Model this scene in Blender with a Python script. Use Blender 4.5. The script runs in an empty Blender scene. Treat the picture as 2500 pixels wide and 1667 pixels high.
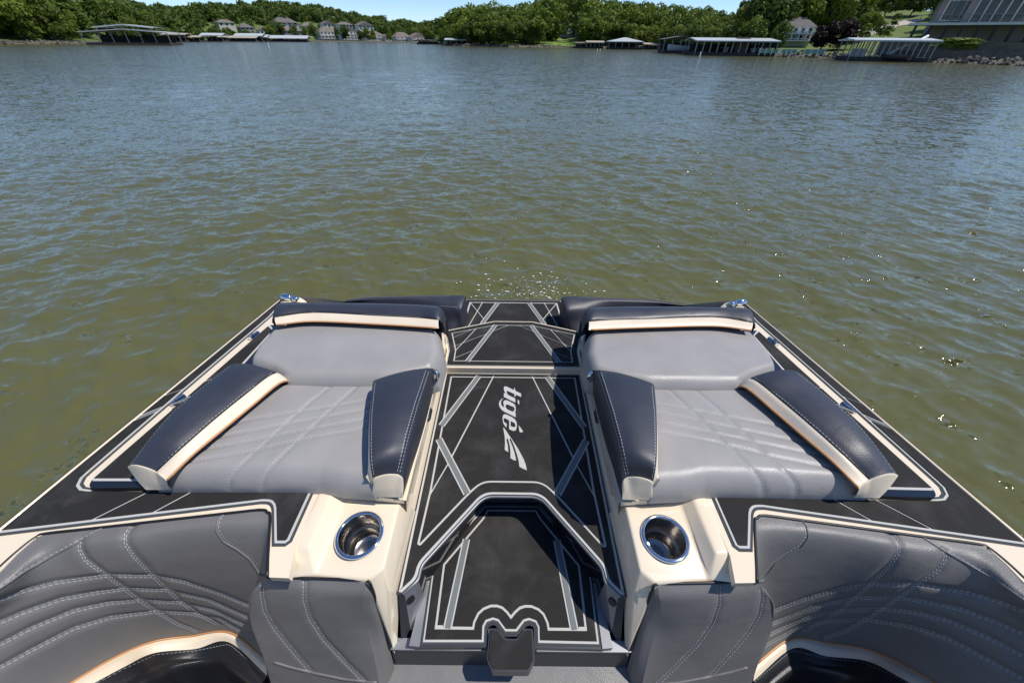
import bpy, bmesh, math, random
import numpy as np
from mathutils import Vector, Matrix
from mathutils.bvhtree import BVHTree
from mathutils.geometry import delaunay_2d_cdt

random.seed(7)
rng = np.random.default_rng(11)
scene = bpy.context.scene
COL = scene.collection
R = math.radians

# ------------------------------------------------------------------ camera
CAM_Z = 2.0
FPX = 905.0                      # focal length in pixels of the 2500 px wide photograph
HORIZON = 97.0
TH = math.atan((833.5 - HORIZON) / FPX)
CT, ST = math.cos(TH), math.sin(TH)
ROLL = 0.0113
cam_d = bpy.data.cameras.new('camera')
cam_d.sensor_width = 36.0
cam_d.lens = 36.0 * FPX / 2500.0
cam_d.clip_start = 0.02
cam_d.clip_end = 9000
cam = bpy.data.objects.new('camera', cam_d)
cam.matrix_world = (Matrix.Translation((0, 0, CAM_Z)) @ Matrix.Rotation(math.pi / 2 - TH, 4, 'X')
                    @ Matrix.Rotation(ROLL, 4, 'Z'))
COL.objects.link(cam)
scene.camera = cam

# ------------------------------------------------------------------ sky, sun, exposure
SUN_EL, SUN_AZ = R(61.0), R(91.0)          # azimuth measured from +Y towards +X
world = bpy.data.worlds.new('World')
scene.world = world
world.use_nodes = True
wn = world.node_tree
wn.nodes.clear()
wo = wn.nodes.new('ShaderNodeOutputWorld')
bg = wn.nodes.new('ShaderNodeBackground')
sky = wn.nodes.new('ShaderNodeTexSky')
sky.sky_type = 'NISHITA'
sky.sun_disc = False
sky.sun_elevation = SUN_EL
sky.sun_rotation = SUN_AZ
sky.air_density = 0.75
sky.dust_density = 0.0
sky.ozone_density = 8.0
bg.inputs['Strength'].default_value = 0.15
wn.links.new(sky.outputs[0], bg.inputs[0])
wn.links.new(bg.outputs[0], wo.inputs[0])

sun_d = bpy.data.lights.new('sun', 'SUN')
sun_d.energy = 4.4
sun_d.angle = R(0.53)
sun_d.color = (1.0, 0.955, 0.89)
sun = bpy.data.objects.new('sun', sun_d)
sdir = Vector((math.sin(SUN_AZ) * math.cos(SUN_EL), math.cos(SUN_AZ) * math.cos(SUN_EL), math.sin(SUN_EL)))
sun.rotation_euler = sdir.to_track_quat('Z', 'Y').to_euler()
sun.location = (20, 10, 40)
COL.objects.link(sun)

vs = scene.view_settings
vs.view_transform = 'Standard'
vs.look = 'None'
vs.exposure = 0.0
vs.gamma = 1.0
vs.use_curve_mapping = False
scene.render.engine = 'CYCLES'
scene.cycles.use_denoising = True
scene.cycles.max_bounces = 6
scene.cycles.sample_clamp_indirect = 6.0
scene.cycles.caustics_reflective = False
scene.cycles.caustics_refractive = False

# ------------------------------------------------------------------ helpers
X0 = 0.006                        # boat centre line

def ray(p):
    dx, dy = p[0] - 1250.0, p[1] - 833.5
    dx, dy = dx + ROLL * dy, dy - ROLL * dx
    y = -dy
    return Vector((dx, FPX * CT + y * ST, y * CT - FPX * ST))

def at(p, H):
    """point on the sight line of a photograph pixel, H metres below the eye"""
    r = ray(p)
    return Vector((0, 0, CAM_Z)) + r * (H / -r.z)

def far(p, D):
    """point on the sight line of a photograph pixel at D metres ahead"""
    r = ray(p)
    return Vector((0, 0, CAM_Z)) + r * (D / r.y)

def onp(p, pl, lift=0.0):
    """sight line meets a deck plane (H0, slope, Y0) raised by lift; boat-local coordinates"""
    H0, k, Y0 = pl
    r = ray(p)
    dn, fw = -r.z, r.y
    t = (H0 - lift - k * Y0) / (dn - k * fw)
    q = Vector((0, 0, CAM_Z)) + r * t
    return Vector((q.x - X0, q.y, q.z))

def plane_z(pl):
    H0, k, Y0 = pl
    return lambda x, y: CAM_Z - (H0 + k * (y - Y0))

# magnified crops of the photograph used while measuring
def crop(x0, y0, s):
    return lambda x, y: (x0 + x / s, y0 + y / s)
c5 = crop(0, 680, 2.614); c6 = crop(600, 680, 2.614); c7 = crop(1200, 680, 2.614)
cA = crop(0, 1200, 3.357); cB = crop(560, 1150, 3.032); cC = crop(940, 1150, 3.032)
cD = crop(1400, 1150, 3.032); cF = crop(1080, 700, 6.03); cL = crop(1210, 935, 13.06)
cM = crop(1210, 1035, 13.06); cZ = crop(860, 700, 7.84)

def mk(name, verts, faces, mat, parent=None, smooth=False, auto=None, fix=True, loc=None):
    me = bpy.data.meshes.new(name)
    me.from_pydata([tuple(v) for v in verts], [], faces)
    if fix:
        bm = bmesh.new(); bm.from_mesh(me)
        bmesh.ops.recalc_face_normals(bm, faces=bm.faces)
        bm.to_mesh(me); bm.free()
    if smooth:
        me.polygons.foreach_set('use_smooth', [True] * len(me.polygons))
    if mat is not None:
        me.materials.append(mat)
    o = bpy.data.objects.new(name, me)
    COL.objects.link(o)
    if parent is not None:
        o.parent = parent
    if loc is not None:
        o.location = loc
    return o

def tag(o, label=None, cat=None, group=None, kind=None):
    if label: o['label'] = label
    if cat: o['category'] = cat
    if group: o['group'] = group
    if kind: o['kind'] = kind
    return o

def empty(name, loc=(0, 0, 0), rz=0.0):
    o = bpy.data.objects.new(name, None)
    o.location = loc
    o.rotation_euler = (0, 0, rz)
    o.empty_display_size = 0.2
    COL.objects.link(o)
    return o

class MB:
    """collects simple solids into one mesh"""
    def __init__(s): s.v, s.f = [], []
    def add(s, v, f):
        n = len(s.v); s.v += [Vector(q) for q in v]; s.f += [tuple(i + n for i in g) for g in f]; return s
    def box(s, c, d, rz=0.0):
        c = Vector(c); h = Vector(d) / 2
        ca, sa = math.cos(rz), math.sin(rz)
        v = []
        for z in (-h.z, h.z):
            for x, y in ((-h.x, -h.y), (h.x, -h.y), (h.x, h.y), (-h.x, h.y)):
                v.append(c + Vector((x * ca - y * sa, x * sa + y * ca, z)))
        return s.add(v, [(3, 2, 1, 0), (4, 5, 6, 7), (0, 1, 5, 4), (1, 2, 6, 5), (2, 3, 7, 6), (3, 0, 4, 7)])
    def tube(s, pts, r, n=8, cap=True):
        pts = [Vector(p) for p in pts]
        rr = r if isinstance(r, (list, tuple)) else [r] * len(pts)
        rings = []
        for i, p in enumerate(pts):
            d = (pts[min(i + 1, len(pts) - 1)] - pts[max(i - 1, 0)]).normalized()
            a = d.orthogonal().normalized(); b = d.cross(a)
            rings.append([p + (a * math.cos(2 * math.pi * k / n) + b * math.sin(2 * math.pi * k / n)) * rr[i] for k in range(n)])
        # keep rings aligned
        for i in range(1, len(rings)):
            best = min(range(n), key=lambda sft: sum((rings[i][(k + sft) % n] - pts[i] - (rings[i - 1][k] - pts[i - 1])).length for k in range(n)))
            rings[i] = [rings[i][(k + best) % n] for k in range(n)]
        f = []
        for i in range(len(rings) - 1):
            for k in range(n):
                f.append((i * n + k, i * n + (k + 1) % n, (i + 1) * n + (k + 1) % n, (i + 1) * n + k))
        if cap:
            f.append(tuple(range(n - 1, -1, -1))); f.append(tuple(range((len(rings) - 1) * n, len(rings) * n)))
        return s.add([q for g in rings for q in g], f)
    def build(s, name, mat, parent=None, smooth=False):
        return mk(name, s.v, s.f, mat, parent, smooth)

def catmull(pts, n):
    """n samples along a Catmull-Rom curve through pts (even in index space)"""
    P = np.array([tuple(p) for p in pts], float)
    m = len(P)
    if m == 2:
        t = np.linspace(0, 1, n)[:, None]
        return P[0] * (1 - t) + P[1] * t
    t = np.linspace(0, m - 1, n)
    i = np.minimum(t.astype(int), m - 2)
    u = (t - i)[:, None]
    p0 = np.where((i == 0)[:, None], 2 * P[0] - P[1], P[np.maximum(i - 1, 0)])
    p1, p2 = P[i], P[i + 1]
    p3 = np.where((i == m - 2)[:, None], 2 * P[-1] - P[-2], P[np.minimum(i + 2, m - 1)])
    return 0.5 * (2 * p1 + (p2 - p0) * u + (2 * p0 - 5 * p1 + 4 * p2 - p3) * u ** 2 + (3 * p1 - p0 - 3 * p2 + p3) * u ** 3)

def resample(pts, step):
    P = [Vector(p) for p in pts]
    L = [0.0]
    for a, b in zip(P, P[1:]): L.append(L[-1] + (b - a).length)
    n = max(2, int(L[-1] / step) + 1)
    out, j = [], 0
    for k in range(n):
        d = L[-1] * k / (n - 1)
        while j < len(L) - 2 and L[j + 1] < d: j += 1
        w = (d - L[j]) / max(1e-9, L[j + 1] - L[j])
        out.append(P[j].lerp(P[j + 1], min(1, max(0, w))))
    return out

def lin_resample(pts, n):
    P = [Vector(p) for p in pts]
    L = [0.0]
    for a, b in zip(P, P[1:]): L.append(L[-1] + (b - a).length)
    out, j = [], 0
    for k in range(n):
        d = L[-1] * k / (n - 1)
        while j < len(L) - 2 and L[j + 1] < d: j += 1
        w = (d - L[j]) / max(1e-9, L[j + 1] - L[j])
        out.append(P[j].lerp(P[j + 1], min(1, max(0, w))))
    return out

def grid_faces(nu, nv):
    a = np.arange(nu * nv).reshape(nv, nu)
    return np.stack([a[:-1, :-1], a[:-1, 1:], a[1:, 1:], a[1:, :-1]], -1).reshape(-1, 4)

def mkgrid(name, G, mat, parent=None, smooth=True, flip=False):
    """G: (nv, nu, 3) array"""
    nv, nu = G.shape[:2]
    f = grid_faces(nu, nv)
    if flip: f = f[:, ::-1]
    me = bpy.data.meshes.new(name)
    n, k = nu * nv, len(f)
    me.vertices.add(n); me.vertices.foreach_set('co', G.reshape(-1).astype(np.float32))
    me.loops.add(k * 4); me.loops.foreach_set('vertex_index', f.reshape(-1).astype(np.int32))
    me.polygons.add(k)
    me.polygons.foreach_set('loop_start', np.arange(0, k * 4, 4, dtype=np.int32))
    me.polygons.foreach_set('use_smooth', np.full(k, smooth))
    me.update(calc_edges=True)
    if mat is not None: me.materials.append(mat)
    o = bpy.data.objects.new(name, me)
    COL.objects.link(o)
    if parent is not None: o.parent = parent
    return o

def grid_normals(G):
    du = np.gradient(G, axis=1); dv = np.gradient(G, axis=0)
    n = np.cross(du, dv)
    n /= np.maximum(np.linalg.norm(n, axis=-1, keepdims=True), 1e-12)
    return n

def grid_bvh(G):
    nv, nu = G.shape[:2]
    return BVHTree.FromPolygons([tuple(map(float, q)) for q in G.reshape(-1, 3)], [tuple(map(int, q)) for q in grid_faces(nu, nv)])

def drape(bvhs, pix, step=6.0):
    """photo polyline -> points (and normals) on boat surfaces, found along the sight lines"""
    pts, nrm = [], []
    for q in resample([Vector((p[0], p[1], 0)) for p in pix], step):
        d = ray((q.x, q.y)).normalized()
        best = None
        for b in bvhs:
            h = b.ray_cast(Vector((-X0, 0, CAM_Z)), d)
            if h[0] is not None and (best is None or h[3] < best[3]): best = h
        if best:
            n = best[1]
            if n.dot(d) > 0: n = -n
            pts.append(best[0]); nrm.append(n)
    return pts, nrm

def dashes(mb, pts, nrm, m=1, L=0.0062, gap=0.0036, w=0.0012, lift=0.0009):
    """a row of thread stitches along pts"""
    if len(pts) < 2: return
    acc = [0.0]
    for a, b in zip(pts, pts[1:]): acc.append(acc[-1] + (b - a).length)
    d, j = 0.002, 0
    def pos(s):
        i = 0
        lo, hi = 0, len(acc) - 2
        while lo < hi:
            mid = (lo + hi) // 2
            if acc[mid + 1] < s: lo = mid + 1
            else: hi = mid
        i = lo
        t = (s - acc[i]) / max(1e-9, acc[i + 1] - acc[i])
        return pts[i].lerp(pts[i + 1], t), nrm[i].lerp(nrm[i + 1], t).normalized()
    while d + L < acc[-1]:
        a, na = pos(d); b, nb = pos(d + L)
        t = (b - a)
        if t.length > 1e-6:
            side = t.cross(na).normalized() * (w / 2)
            v = [a + na * lift * .3 - side, a + na * lift * .3 + side, (a + b) / 2 + na * lift + side, (a + b) / 2 + na * lift - side, b + nb * lift * .3 + side, b + nb * lift * .3 - side]
            v = [Vector((q.x * m, q.y, q.z)) for q in v]
            mb.add(v, [(0, 1, 2, 3), (3, 2, 4, 5)])
        d += L + gap

def offset2(pts, d, closed=False):
    """miter offset of a 2D polyline to its left by d"""
    P = [Vector((p[0], p[1])) for p in pts]
    n = len(P); out = []
    for i in range(n):
        a = P[(i - 1) % n] if (closed or i > 0) else None
        b = P[(i + 1) % n] if (closed or i < n - 1) else None
        d1 = (P[i] - a).normalized() if a is not None else None
        d2 = (b - P[i]).normalized() if b is not None else None
        if d1 is None: d1 = d2
        if d2 is None: d2 = d1
        n1 = Vector((-d1.y, d1.x)); n2 = Vector((-d2.y, d2.x))
        mvec = n1 + n2
        if mvec.length < 1e-6: mvec = n1
        mvec.normalize()
        k = max(0.35, mvec.dot(n1))
        out.append(P[i] + mvec * (d / k))
    return out

def fillet(pts, radii, n=5, closed=False):
    """round the corners of a 2D polyline; radii: dict index -> radius"""
    P = [Vector((p[0], p[1])) for p in pts]
    out = []
    N = len(P)
    for i in range(N):
        r = radii.get(i, 0) if isinstance(radii, dict) else radii
        if r <= 0 or (not closed and i in (0, N - 1)):
            out.append(P[i]); continue
        a, b = P[(i - 1) % N], P[(i + 1) % N]
        d1, d2 = (a - P[i]), (b - P[i])
        r_ = min(r, d1.length * .48, d2.length * .48)
        s, e = P[i] + d1.normalized() * r_, P[i] + d2.normalized() * r_
        for k in range(n + 1):
            t = k / n
            out.append(s * (1 - t) ** 2 + P[i] * 2 * t * (1 - t) + e * t * t)
    return out

def area2(p):
    return sum(p[i][0] * p[(i + 1) % len(p)][1] - p[(i + 1) % len(p)][0] * p[i][1] for i in range(len(p))) / 2

def ccw(p):
    return list(p) if area2(p) > 0 else list(reversed(p))

def cells(outline, cuts=(), rings=(), inside=()):
    """split a 2D outline by strip polygons / rings; returns [(verts, tris)] of what remains, one per connected piece"""
    V, F = [], []
    def addf(p):
        p = ccw(p); k = len(V)
        V.extend(Vector((q[0], q[1])) for q in p); F.append(list(range(k, k + len(p)))); return len(F) - 1
    fo = addf(outline)
    fc = [addf(c) for c in cuts]
    fr = [(addf(a), addf(b)) for a, b in rings]
    fi = [addf(c) for c in inside]
    r = delaunay_2d_cdt(V, [], F, 1, 1e-6, True)
    vs_, fs_, ids = r[0], r[2], r[5]
    keep = []
    for tri, idl in zip(fs_, ids):
        s = set(idl)
        if fo not in s: continue
        if any(c in s for c in fc): continue
        if any(c not in s for c in fi): continue
        if any(a in s and b not in s for a, b in fr): continue
        keep.append(tri)
    # connected pieces
    ed = {}
    for i, t in enumerate(keep):
        for k in range(len(t)):
            e = tuple(sorted((t[k], t[(k + 1) % len(t)])))
            ed.setdefault(e, []).append(i)
    comp = [-1] * len(keep); nc = 0
    for i in range(len(keep)):
        if comp[i] >= 0: continue
        st = [i]; comp[i] = nc
        while st:
            j = st.pop(); t = keep[j]
            for k in range(len(t)):
                for q in ed[tuple(sorted((t[k], t[(k + 1) % len(t)])))]:
                    if comp[q] < 0: comp[q] = nc; st.append(q)
        nc += 1
    out = []
    for c in range(nc):
        tr = [keep[i] for i in range(len(keep)) if comp[i] == c]
        used = sorted({i for t in tr for i in t}); mp = {u: k for k, u in enumerate(used)}
        out.append(([vs_[u] for u in used], [tuple(mp[i] for i in t) for t in tr]))
    return out

def prism(name, cell, zf, h0, h1, mat, parent, m=1, dome=0.0):
    """raise a triangulated 2D cell into a thin slab between heights h0 and h1 over the plane zf"""
    v2, tr = cell
    n = len(v2)
    v = [Vector((p.x * m, p.y, zf(p.x, p.y) + h1)) for p in v2] + [Vector((p.x * m, p.y, zf(p.x, p.y) + h0)) for p in v2]
    f = [tuple(t) for t in tr]
    cnt = {}
    for t in tr:
        for k in range(len(t)):
            e = (t[k], t[(k + 1) % len(t)]); cnt[e] = cnt.get(e, 0) + 1
    for (a, b) in cnt:
        if (b, a) not in cnt: f.append((a, b, b + n, a + n))
    return mk(name, v, f, mat, parent)

def slab(name, outline, zf, h0, h1, mat, parent, m=1, holes=()):
    cs = cells(outline, cuts=holes)
    c = max(cs, key=lambda q: len(q[1])) if cs else None
    return prism(name, c, zf, h0, h1, mat, parent, m)

def strip(pts, w):
    """closed outline of a line of width w"""
    a = offset2(pts, w / 2); b = offset2(pts, -w / 2)
    return a + b[::-1]

def extend(p, q, d):
    p, q = Vector((p[0], p[1])), Vector((q[0], q[1]))
    u = (q - p).normalized()
    return [p - u * d, q + u * d]

# ------------------------------------------------------------------ materials
def new_mat(name):
    m = bpy.data.materials.new(name); m.use_nodes = True
    nt = m.node_tree
    return m, nt, nt.nodes['Principled BSDF']

def N(nt, kind, **kw):
    n = nt.nodes.new(kind)
    for k, v in kw.items():
        if k in n.inputs: n.inputs[k].default_value = v
        else: setattr(n, k, v)
    return n

def coords(nt, scale=1.0, kind='Object'):
    tc = nt.nodes.new('ShaderNodeTexCoord')
    mp = nt.nodes.new('ShaderNodeMapping')
    s = scale if isinstance(scale, (tuple, list)) else (scale,) * 3
    mp.inputs['Scale'].default_value = s
    nt.links.new(tc.outputs[kind], mp.inputs[0])
    return mp.outputs[0]

def ramp(nt, src, stops):
    r = nt.nodes.new('ShaderNodeValToRGB')
    e = r.color_ramp.elements
    while len(e) < len(stops): e.new(0.5)
    for i, (p, c) in enumerate(stops):
        e[i].position = p
        e[i].color = (c, c, c, 1) if isinstance(c, (int, float)) else (*c, 1)
    nt.links.new(src, r.inputs[0])
    return r.outputs[0]

def plain(name, col, rough=0.5, metal=0.0, var=0.0, vscale=3.0, bump=0.0, bscale=60.0, coat=0.0, spec=0.5):
    m, nt, b = new_mat(name)
    b.inputs['Base Color'].default_value = (*col, 1)
    b.inputs['Roughness'].default_value = rough
    b.inputs['Metallic'].default_value = metal
    b.inputs['Coat Weight'].default_value = coat
    b.inputs['Coat Roughness'].default_value = 0.06
    b.inputs['Specular IOR Level'].default_value = spec
    if var > 0:
        nz = N(nt, 'ShaderNodeTexNoise', Scale=1.0, Detail=5.0, Roughness=0.6)
        nt.links.new(coords(nt, vscale), nz.inputs['Vector'])
        c = ramp(nt, nz.outputs['Fac'], [(0.3, tuple(x * (1 - var) for x in col)), (0.7, tuple(min(1, x * (1 + var)) for x in col))])
        nt.links.new(c, b.inputs['Base Color'])
    if bump > 0:
        nz = N(nt, 'ShaderNodeTexNoise', Scale=1.0, Detail=3.0)
        nt.links.new(coords(nt, bscale), nz.inputs['Vector'])
        bp = N(nt, 'ShaderNodeBump', Strength=bump, Distance=0.01)
        nt.links.new(nz.outputs['Fac'], bp.inputs['Height'])
        nt.links.new(bp.outputs[0], b.inputs['Normal'])
    return m

def vinyl(name, col, rough=0.42, grain=420.0, strength=0.35, spec=0.5):
    """marine vinyl with pebbled leather grain"""
    m, nt, b = new_mat(name)
    nz = N(nt, 'ShaderNodeTexNoise', Scale=1.0, Detail=4.0)
    nt.links.new(coords(nt, 7.0), nz.inputs['Vector'])
    c = ramp(nt, nz.outputs['Fac'], [(0.3, tuple(x * 0.93 for x in col)), (0.7, tuple(x * 1.06 for x in col))])
    nt.links.new(c, b.inputs['Base Color'])
    vo = N(nt, 'ShaderNodeTexVoronoi', Scale=1.0, feature='SMOOTH_F1')
    wv = N(nt, 'ShaderNodeTexNoise', Scale=1.0, Detail=2.0)
    nt.links.new(coords(nt, 45.0), wv.inputs['Vector'])
    nt.links.new(coords(nt, (grain, grain * .8, grain)), vo.inputs['Vector'])
    ad = N(nt, 'ShaderNodeMath', operation='MULTIPLY_ADD')
    nt.links.new(wv.outputs['Fac'], ad.inputs[0]); ad.inputs[1].default_value = 0.8
    nt.links.new(vo.outputs['Distance'], ad.inputs[2])
    bp = N(nt, 'ShaderNodeBump', Strength=strength, Distance=0.0012)
    bp.invert = True
    nt.links.new(ad.outputs[0], bp.inputs['Height'])
    # soft puckers and sag of the stretched skin
    cr = N(nt, 'ShaderNodeTexNoise', Scale=1.0, Detail=2.5, Roughness=0.45, Distortion=0.4)
    nt.links.new(coords(nt, (9.0, 13.0, 11.0)), cr.inputs['Vector'])
    bc = N(nt, 'ShaderNodeBump', Strength=0.22, Distance=0.012)
    nt.links.new(cr.outputs['Fac'], bc.inputs['Height'])
    nt.links.new(bp.outputs[0], bc.inputs['Normal'])
    nt.links.new(bc.outputs[0], b.inputs['Normal'])
    rr = ramp(nt, nz.outputs['Fac'], [(0.25, rough * 0.85), (0.75, min(1, rough * 1.2))])
    nt.links.new(rr, b.inputs['Roughness'])
    b.inputs['Specular IOR Level'].default_value = spec
    return m

def foam_mat(name, col, dust=0.0, ribs=True):
    """closed-cell foam decking: fine ribs, dusty footprints and scuffs"""
    m, nt, b = new_mat(name)
    b.inputs['Roughness'].default_value = 0.85
    b.inputs['Specular IOR Level'].default_value = 0.25
    if dust > 0:
        n1 = N(nt, 'ShaderNodeTexNoise', Scale=1.0, Detail=6.0, Roughness=0.62, Distortion=0.5)
        nt.links.new(coords(nt, 7.0), n1.inputs['Vector'])
        n2 = N(nt, 'ShaderNodeTexNoise', Scale=1.0, Detail=4.0, Roughness=0.7)
        nt.links.new(coords(nt, (60, 12, 20)), n2.inputs['Vector'])
        a = ramp(nt, n1.outputs['Fac'], [(0.48, 0.0), (0.72, 1.0)])
        c2 = ramp(nt, n2.outputs['Fac'], [(0.3, 0.45), (0.7, 1.0)])
        mu = N(nt, 'ShaderNodeMath', operation='MULTIPLY')
        nt.links.new(a, mu.inputs[0]); nt.links.new(c2, mu.inputs[1])
        sc = N(nt, 'ShaderNodeMath', operation='MULTIPLY'); sc.inputs[1].default_value = dust
        nt.links.new(mu.outputs[0], sc.inputs[0])
        mx = N(nt, 'ShaderNodeMix', data_type='RGBA')
        nt.links.new(sc.outputs[0], mx.inputs[0])
        mx.inputs[6].default_value = (*col, 1); mx.inputs[7].default_value = (0.16, 0.155, 0.15, 1)
        nt.links.new(mx.outputs[2], b.inputs['Base Color'])
    else:
        b.inputs['Base Color'].default_value = (*col, 1)
    if ribs:
        wv = N(nt, 'ShaderNodeTexWave', Scale=1.0, Distortion=0.3)
        wv.bands_direction = 'X'
        nt.links.new(coords(nt, 75.0), wv.inputs['Vector'])
        nz = N(nt, 'ShaderNodeTexNoise', Scale=1.0, Detail=2.0)
        nt.links.new(coords(nt, 500.0), nz.inputs['Vector'])
        ad = N(nt, 'ShaderNodeMath', operation='ADD')
        nt.links.new(wv.outputs['Fac'], ad.inputs[0]); nt.links.new(nz.outputs['Fac'], ad.inputs[1])
        bp = N(nt, 'ShaderNodeBump', Strength=0.35, Distance=0.0008)
        nt.links.new(ad.outputs[0], bp.inputs['Height'])
        nt.links.new(bp.outputs[0], b.inputs['Normal'])
    return m

M = {}
M['ivory'] = plain('ivory_gelcoat', (0.80, 0.68, 0.505), 0.25, coat=0.5, var=0.02, vscale=4)
M['ivory_vinyl'] = vinyl('ivory_vinyl', (0.74, 0.63, 0.48), 0.45, strength=0.2)
M['grey_vinyl'] = vinyl('grey_vinyl', (0.318, 0.302, 0.288), 0.42)
M['slate_vinyl'] = vinyl('slate_vinyl', (0.160, 0.153, 0.146), 0.48, strength=0.4)
M['navy'] = vinyl('navy_vinyl', (0.030, 0.033, 0.046), 0.46, strength=0.24, spec=0.6)
M['black_vinyl'] = vinyl('black_vinyl', (0.010, 0.0105, 0.013), 0.42, strength=0.35)
M['mat_black'] = foam_mat('black_foam', (0.021, 0.020, 0.019), 0.24)
M['mat_white'] = foam_mat('white_foam', (0.50, 0.49, 0.46), 0, False)
M['mat_grey'] = foam_mat('grey_foam', (0.17, 0.185, 0.185), 0, True)
M['mat_dgrey'] = foam_mat('dark_grey_foam', (0.055, 0.062, 0.066), 0, False)
M['thread'] = plain('white_thread', (0.50, 0.50, 0.50), 0.6)
M['dark_thread'] = plain('grey_thread', (0.30, 0.31, 0.33), 0.6)
M['piping'] = plain('dark_piping', (0.012, 0.011, 0.012), 0.4, bump=0.3, bscale=400)
M['tan'] = plain('tan_piping', (0.50, 0.24, 0.09), 0.45)
M['chrome'] = plain('chrome', (0.78, 0.80, 0.83), 0.08, metal=1.0)
M['steel'] = plain('brushed_steel', (0.36, 0.34, 0.32), 0.22, metal=1.0, bump=0.05, bscale=(200))
M['alu'] = plain('silver_rail', (0.27, 0.275, 0.29), 0.48, metal=0.6)
M['dark_metal'] = plain('dark_anodised_metal', (0.085, 0.085, 0.09), 0.34, metal=0.6)
M['black_trim'] = plain('black_rubber', (0.012, 0.012, 0.013), 0.45)
M['gloss_black'] = plain('gloss_black', (0.010, 0.012, 0.015), 0.12, coat=0.6)
M['apron'] = vinyl('apron_vinyl', (0.17, 0.165, 0.16), 0.45)

# ------------------------------------------------------------------ boat
G = (0.92, 0.085, 0.40)          # gunwale / sun deck plane
W = (1.06, 0.05, 0.40)           # walkway hatch plane
S = (1.19, 0.05, 0.40)          # sunken entry step plane
MS = (1.025, 0.05, 0.40)         # raised middle step
AF = (1.10, 0.05, 0.40)          # aft platform
zG, zW, zS, zM, zA = map(plane_z, (G, W, S, MS, AF))

boat = empty('wake_boat', (X0, 0, 0))
tag(boat, 'ivory and black wake boat stern with grey sun pads in the foreground', 'boat')

def lp_c(p, H):
    q = at(p, H); return Vector((q.x - X0, q.y, q.z))
def P2(p, pl, lift=0.0):
    q = onp(p, pl, lift); return Vector((q.x, q.y))
def L2(pts, pl, lift=0.0):
    return [P2(p, pl, lift) for p in pts]
def mir(pts):
    return [Vector((-p.x, p.y)) for p in pts]
def mx(v, m):
    return Vector((v[0] * m, v[1], v[2]))

def panels(parent, outline, zf, base, lines=(), rings=(), bands=(), m=1, under='mat_white', h=0.0035, name='mat_panel', white_out=None):
    """foam decking: a pale under-layer, black panels cut from it by the routed lines, grey inlays in the wide bands"""
    if white_out is None: white_out = outline
    slab('mat_underlay', white_out, zf, base - 0.001, base + 0.0012, M[under], parent, m)
    cuts = [strip(l, w) for l, w in lines] + [strip(l, w) for l, w, _ in bands]
    for c in cells(outline, cuts, rings):
        a = sum(abs((c[0][t[1]] - c[0][t[0]]).cross(c[0][t[2]] - c[0][t[0]])) / 2 for t in c[1])
        if a < 2e-5: continue
        prism(name, c, zf, base, base + h, M['mat_black'], parent, m)
    for l, w, g in bands:
        cs = cells(strip(l, g), inside=[outline])
        if cs: prism('mat_inlay', cs[0], zf, base + 0.0008, base + h - 0.0008, M['mat_grey'], parent, m)

# ---- outlines on the side deck (traced on the port side, mirrored to starboard)
rim = [onp((690, 727), G), onp((17, 1279), G)]
rdir = (rim[1] - rim[0]).normalized()
rimA = rim[0] - rdir * 0.03
rimB = rim[1] + rdir * 0.75
O_in = offset2([Vector((rimA.x, rimA.y)), Vector((rimB.x, rimB.y))], 0.011)   # black edge just inside the ivory rim
I_px = [(657, 773), (436, 961), (394, 997.5), (214, 1152.5), (197, 1168), (187.5, 1187), (196, 1199), (216, 1201.5),
        (480, 1203), (753, 1206), (702, 1317), (697, 1320.5), (678.7, 1320.5), (677, 1240), (674.5, 1230), (668, 1222.5), (659, 1219.8),
        (642.5, 1219.3), (0, 1296.8), (-150, 1316)]
I2 = L2(I_px, G)
# outer boundary of the deck against backrest, console and sun pad
back_top = [cA(-420, 960), cA(-60, 705), cA(0, 650), cA(150, 500), cA(300, 372), cA(400, 335), cA(830, 285), cA(1850, 165), cA(2130, 135), cA(2190, 155), cA(2215, 215), cA(2205, 700)]
cons_seam = [cB(440, 790), cB(480, 590), cB(675, 165)]
pad_in = [c6(500, 1350), c6(620, 1372), c6(800, 1392), c6(1005, 1410), c6(1080, 1140), c6(1140, 930), c6(1215, 620), c6(1265, 480), c6(1258, 330)]

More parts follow.
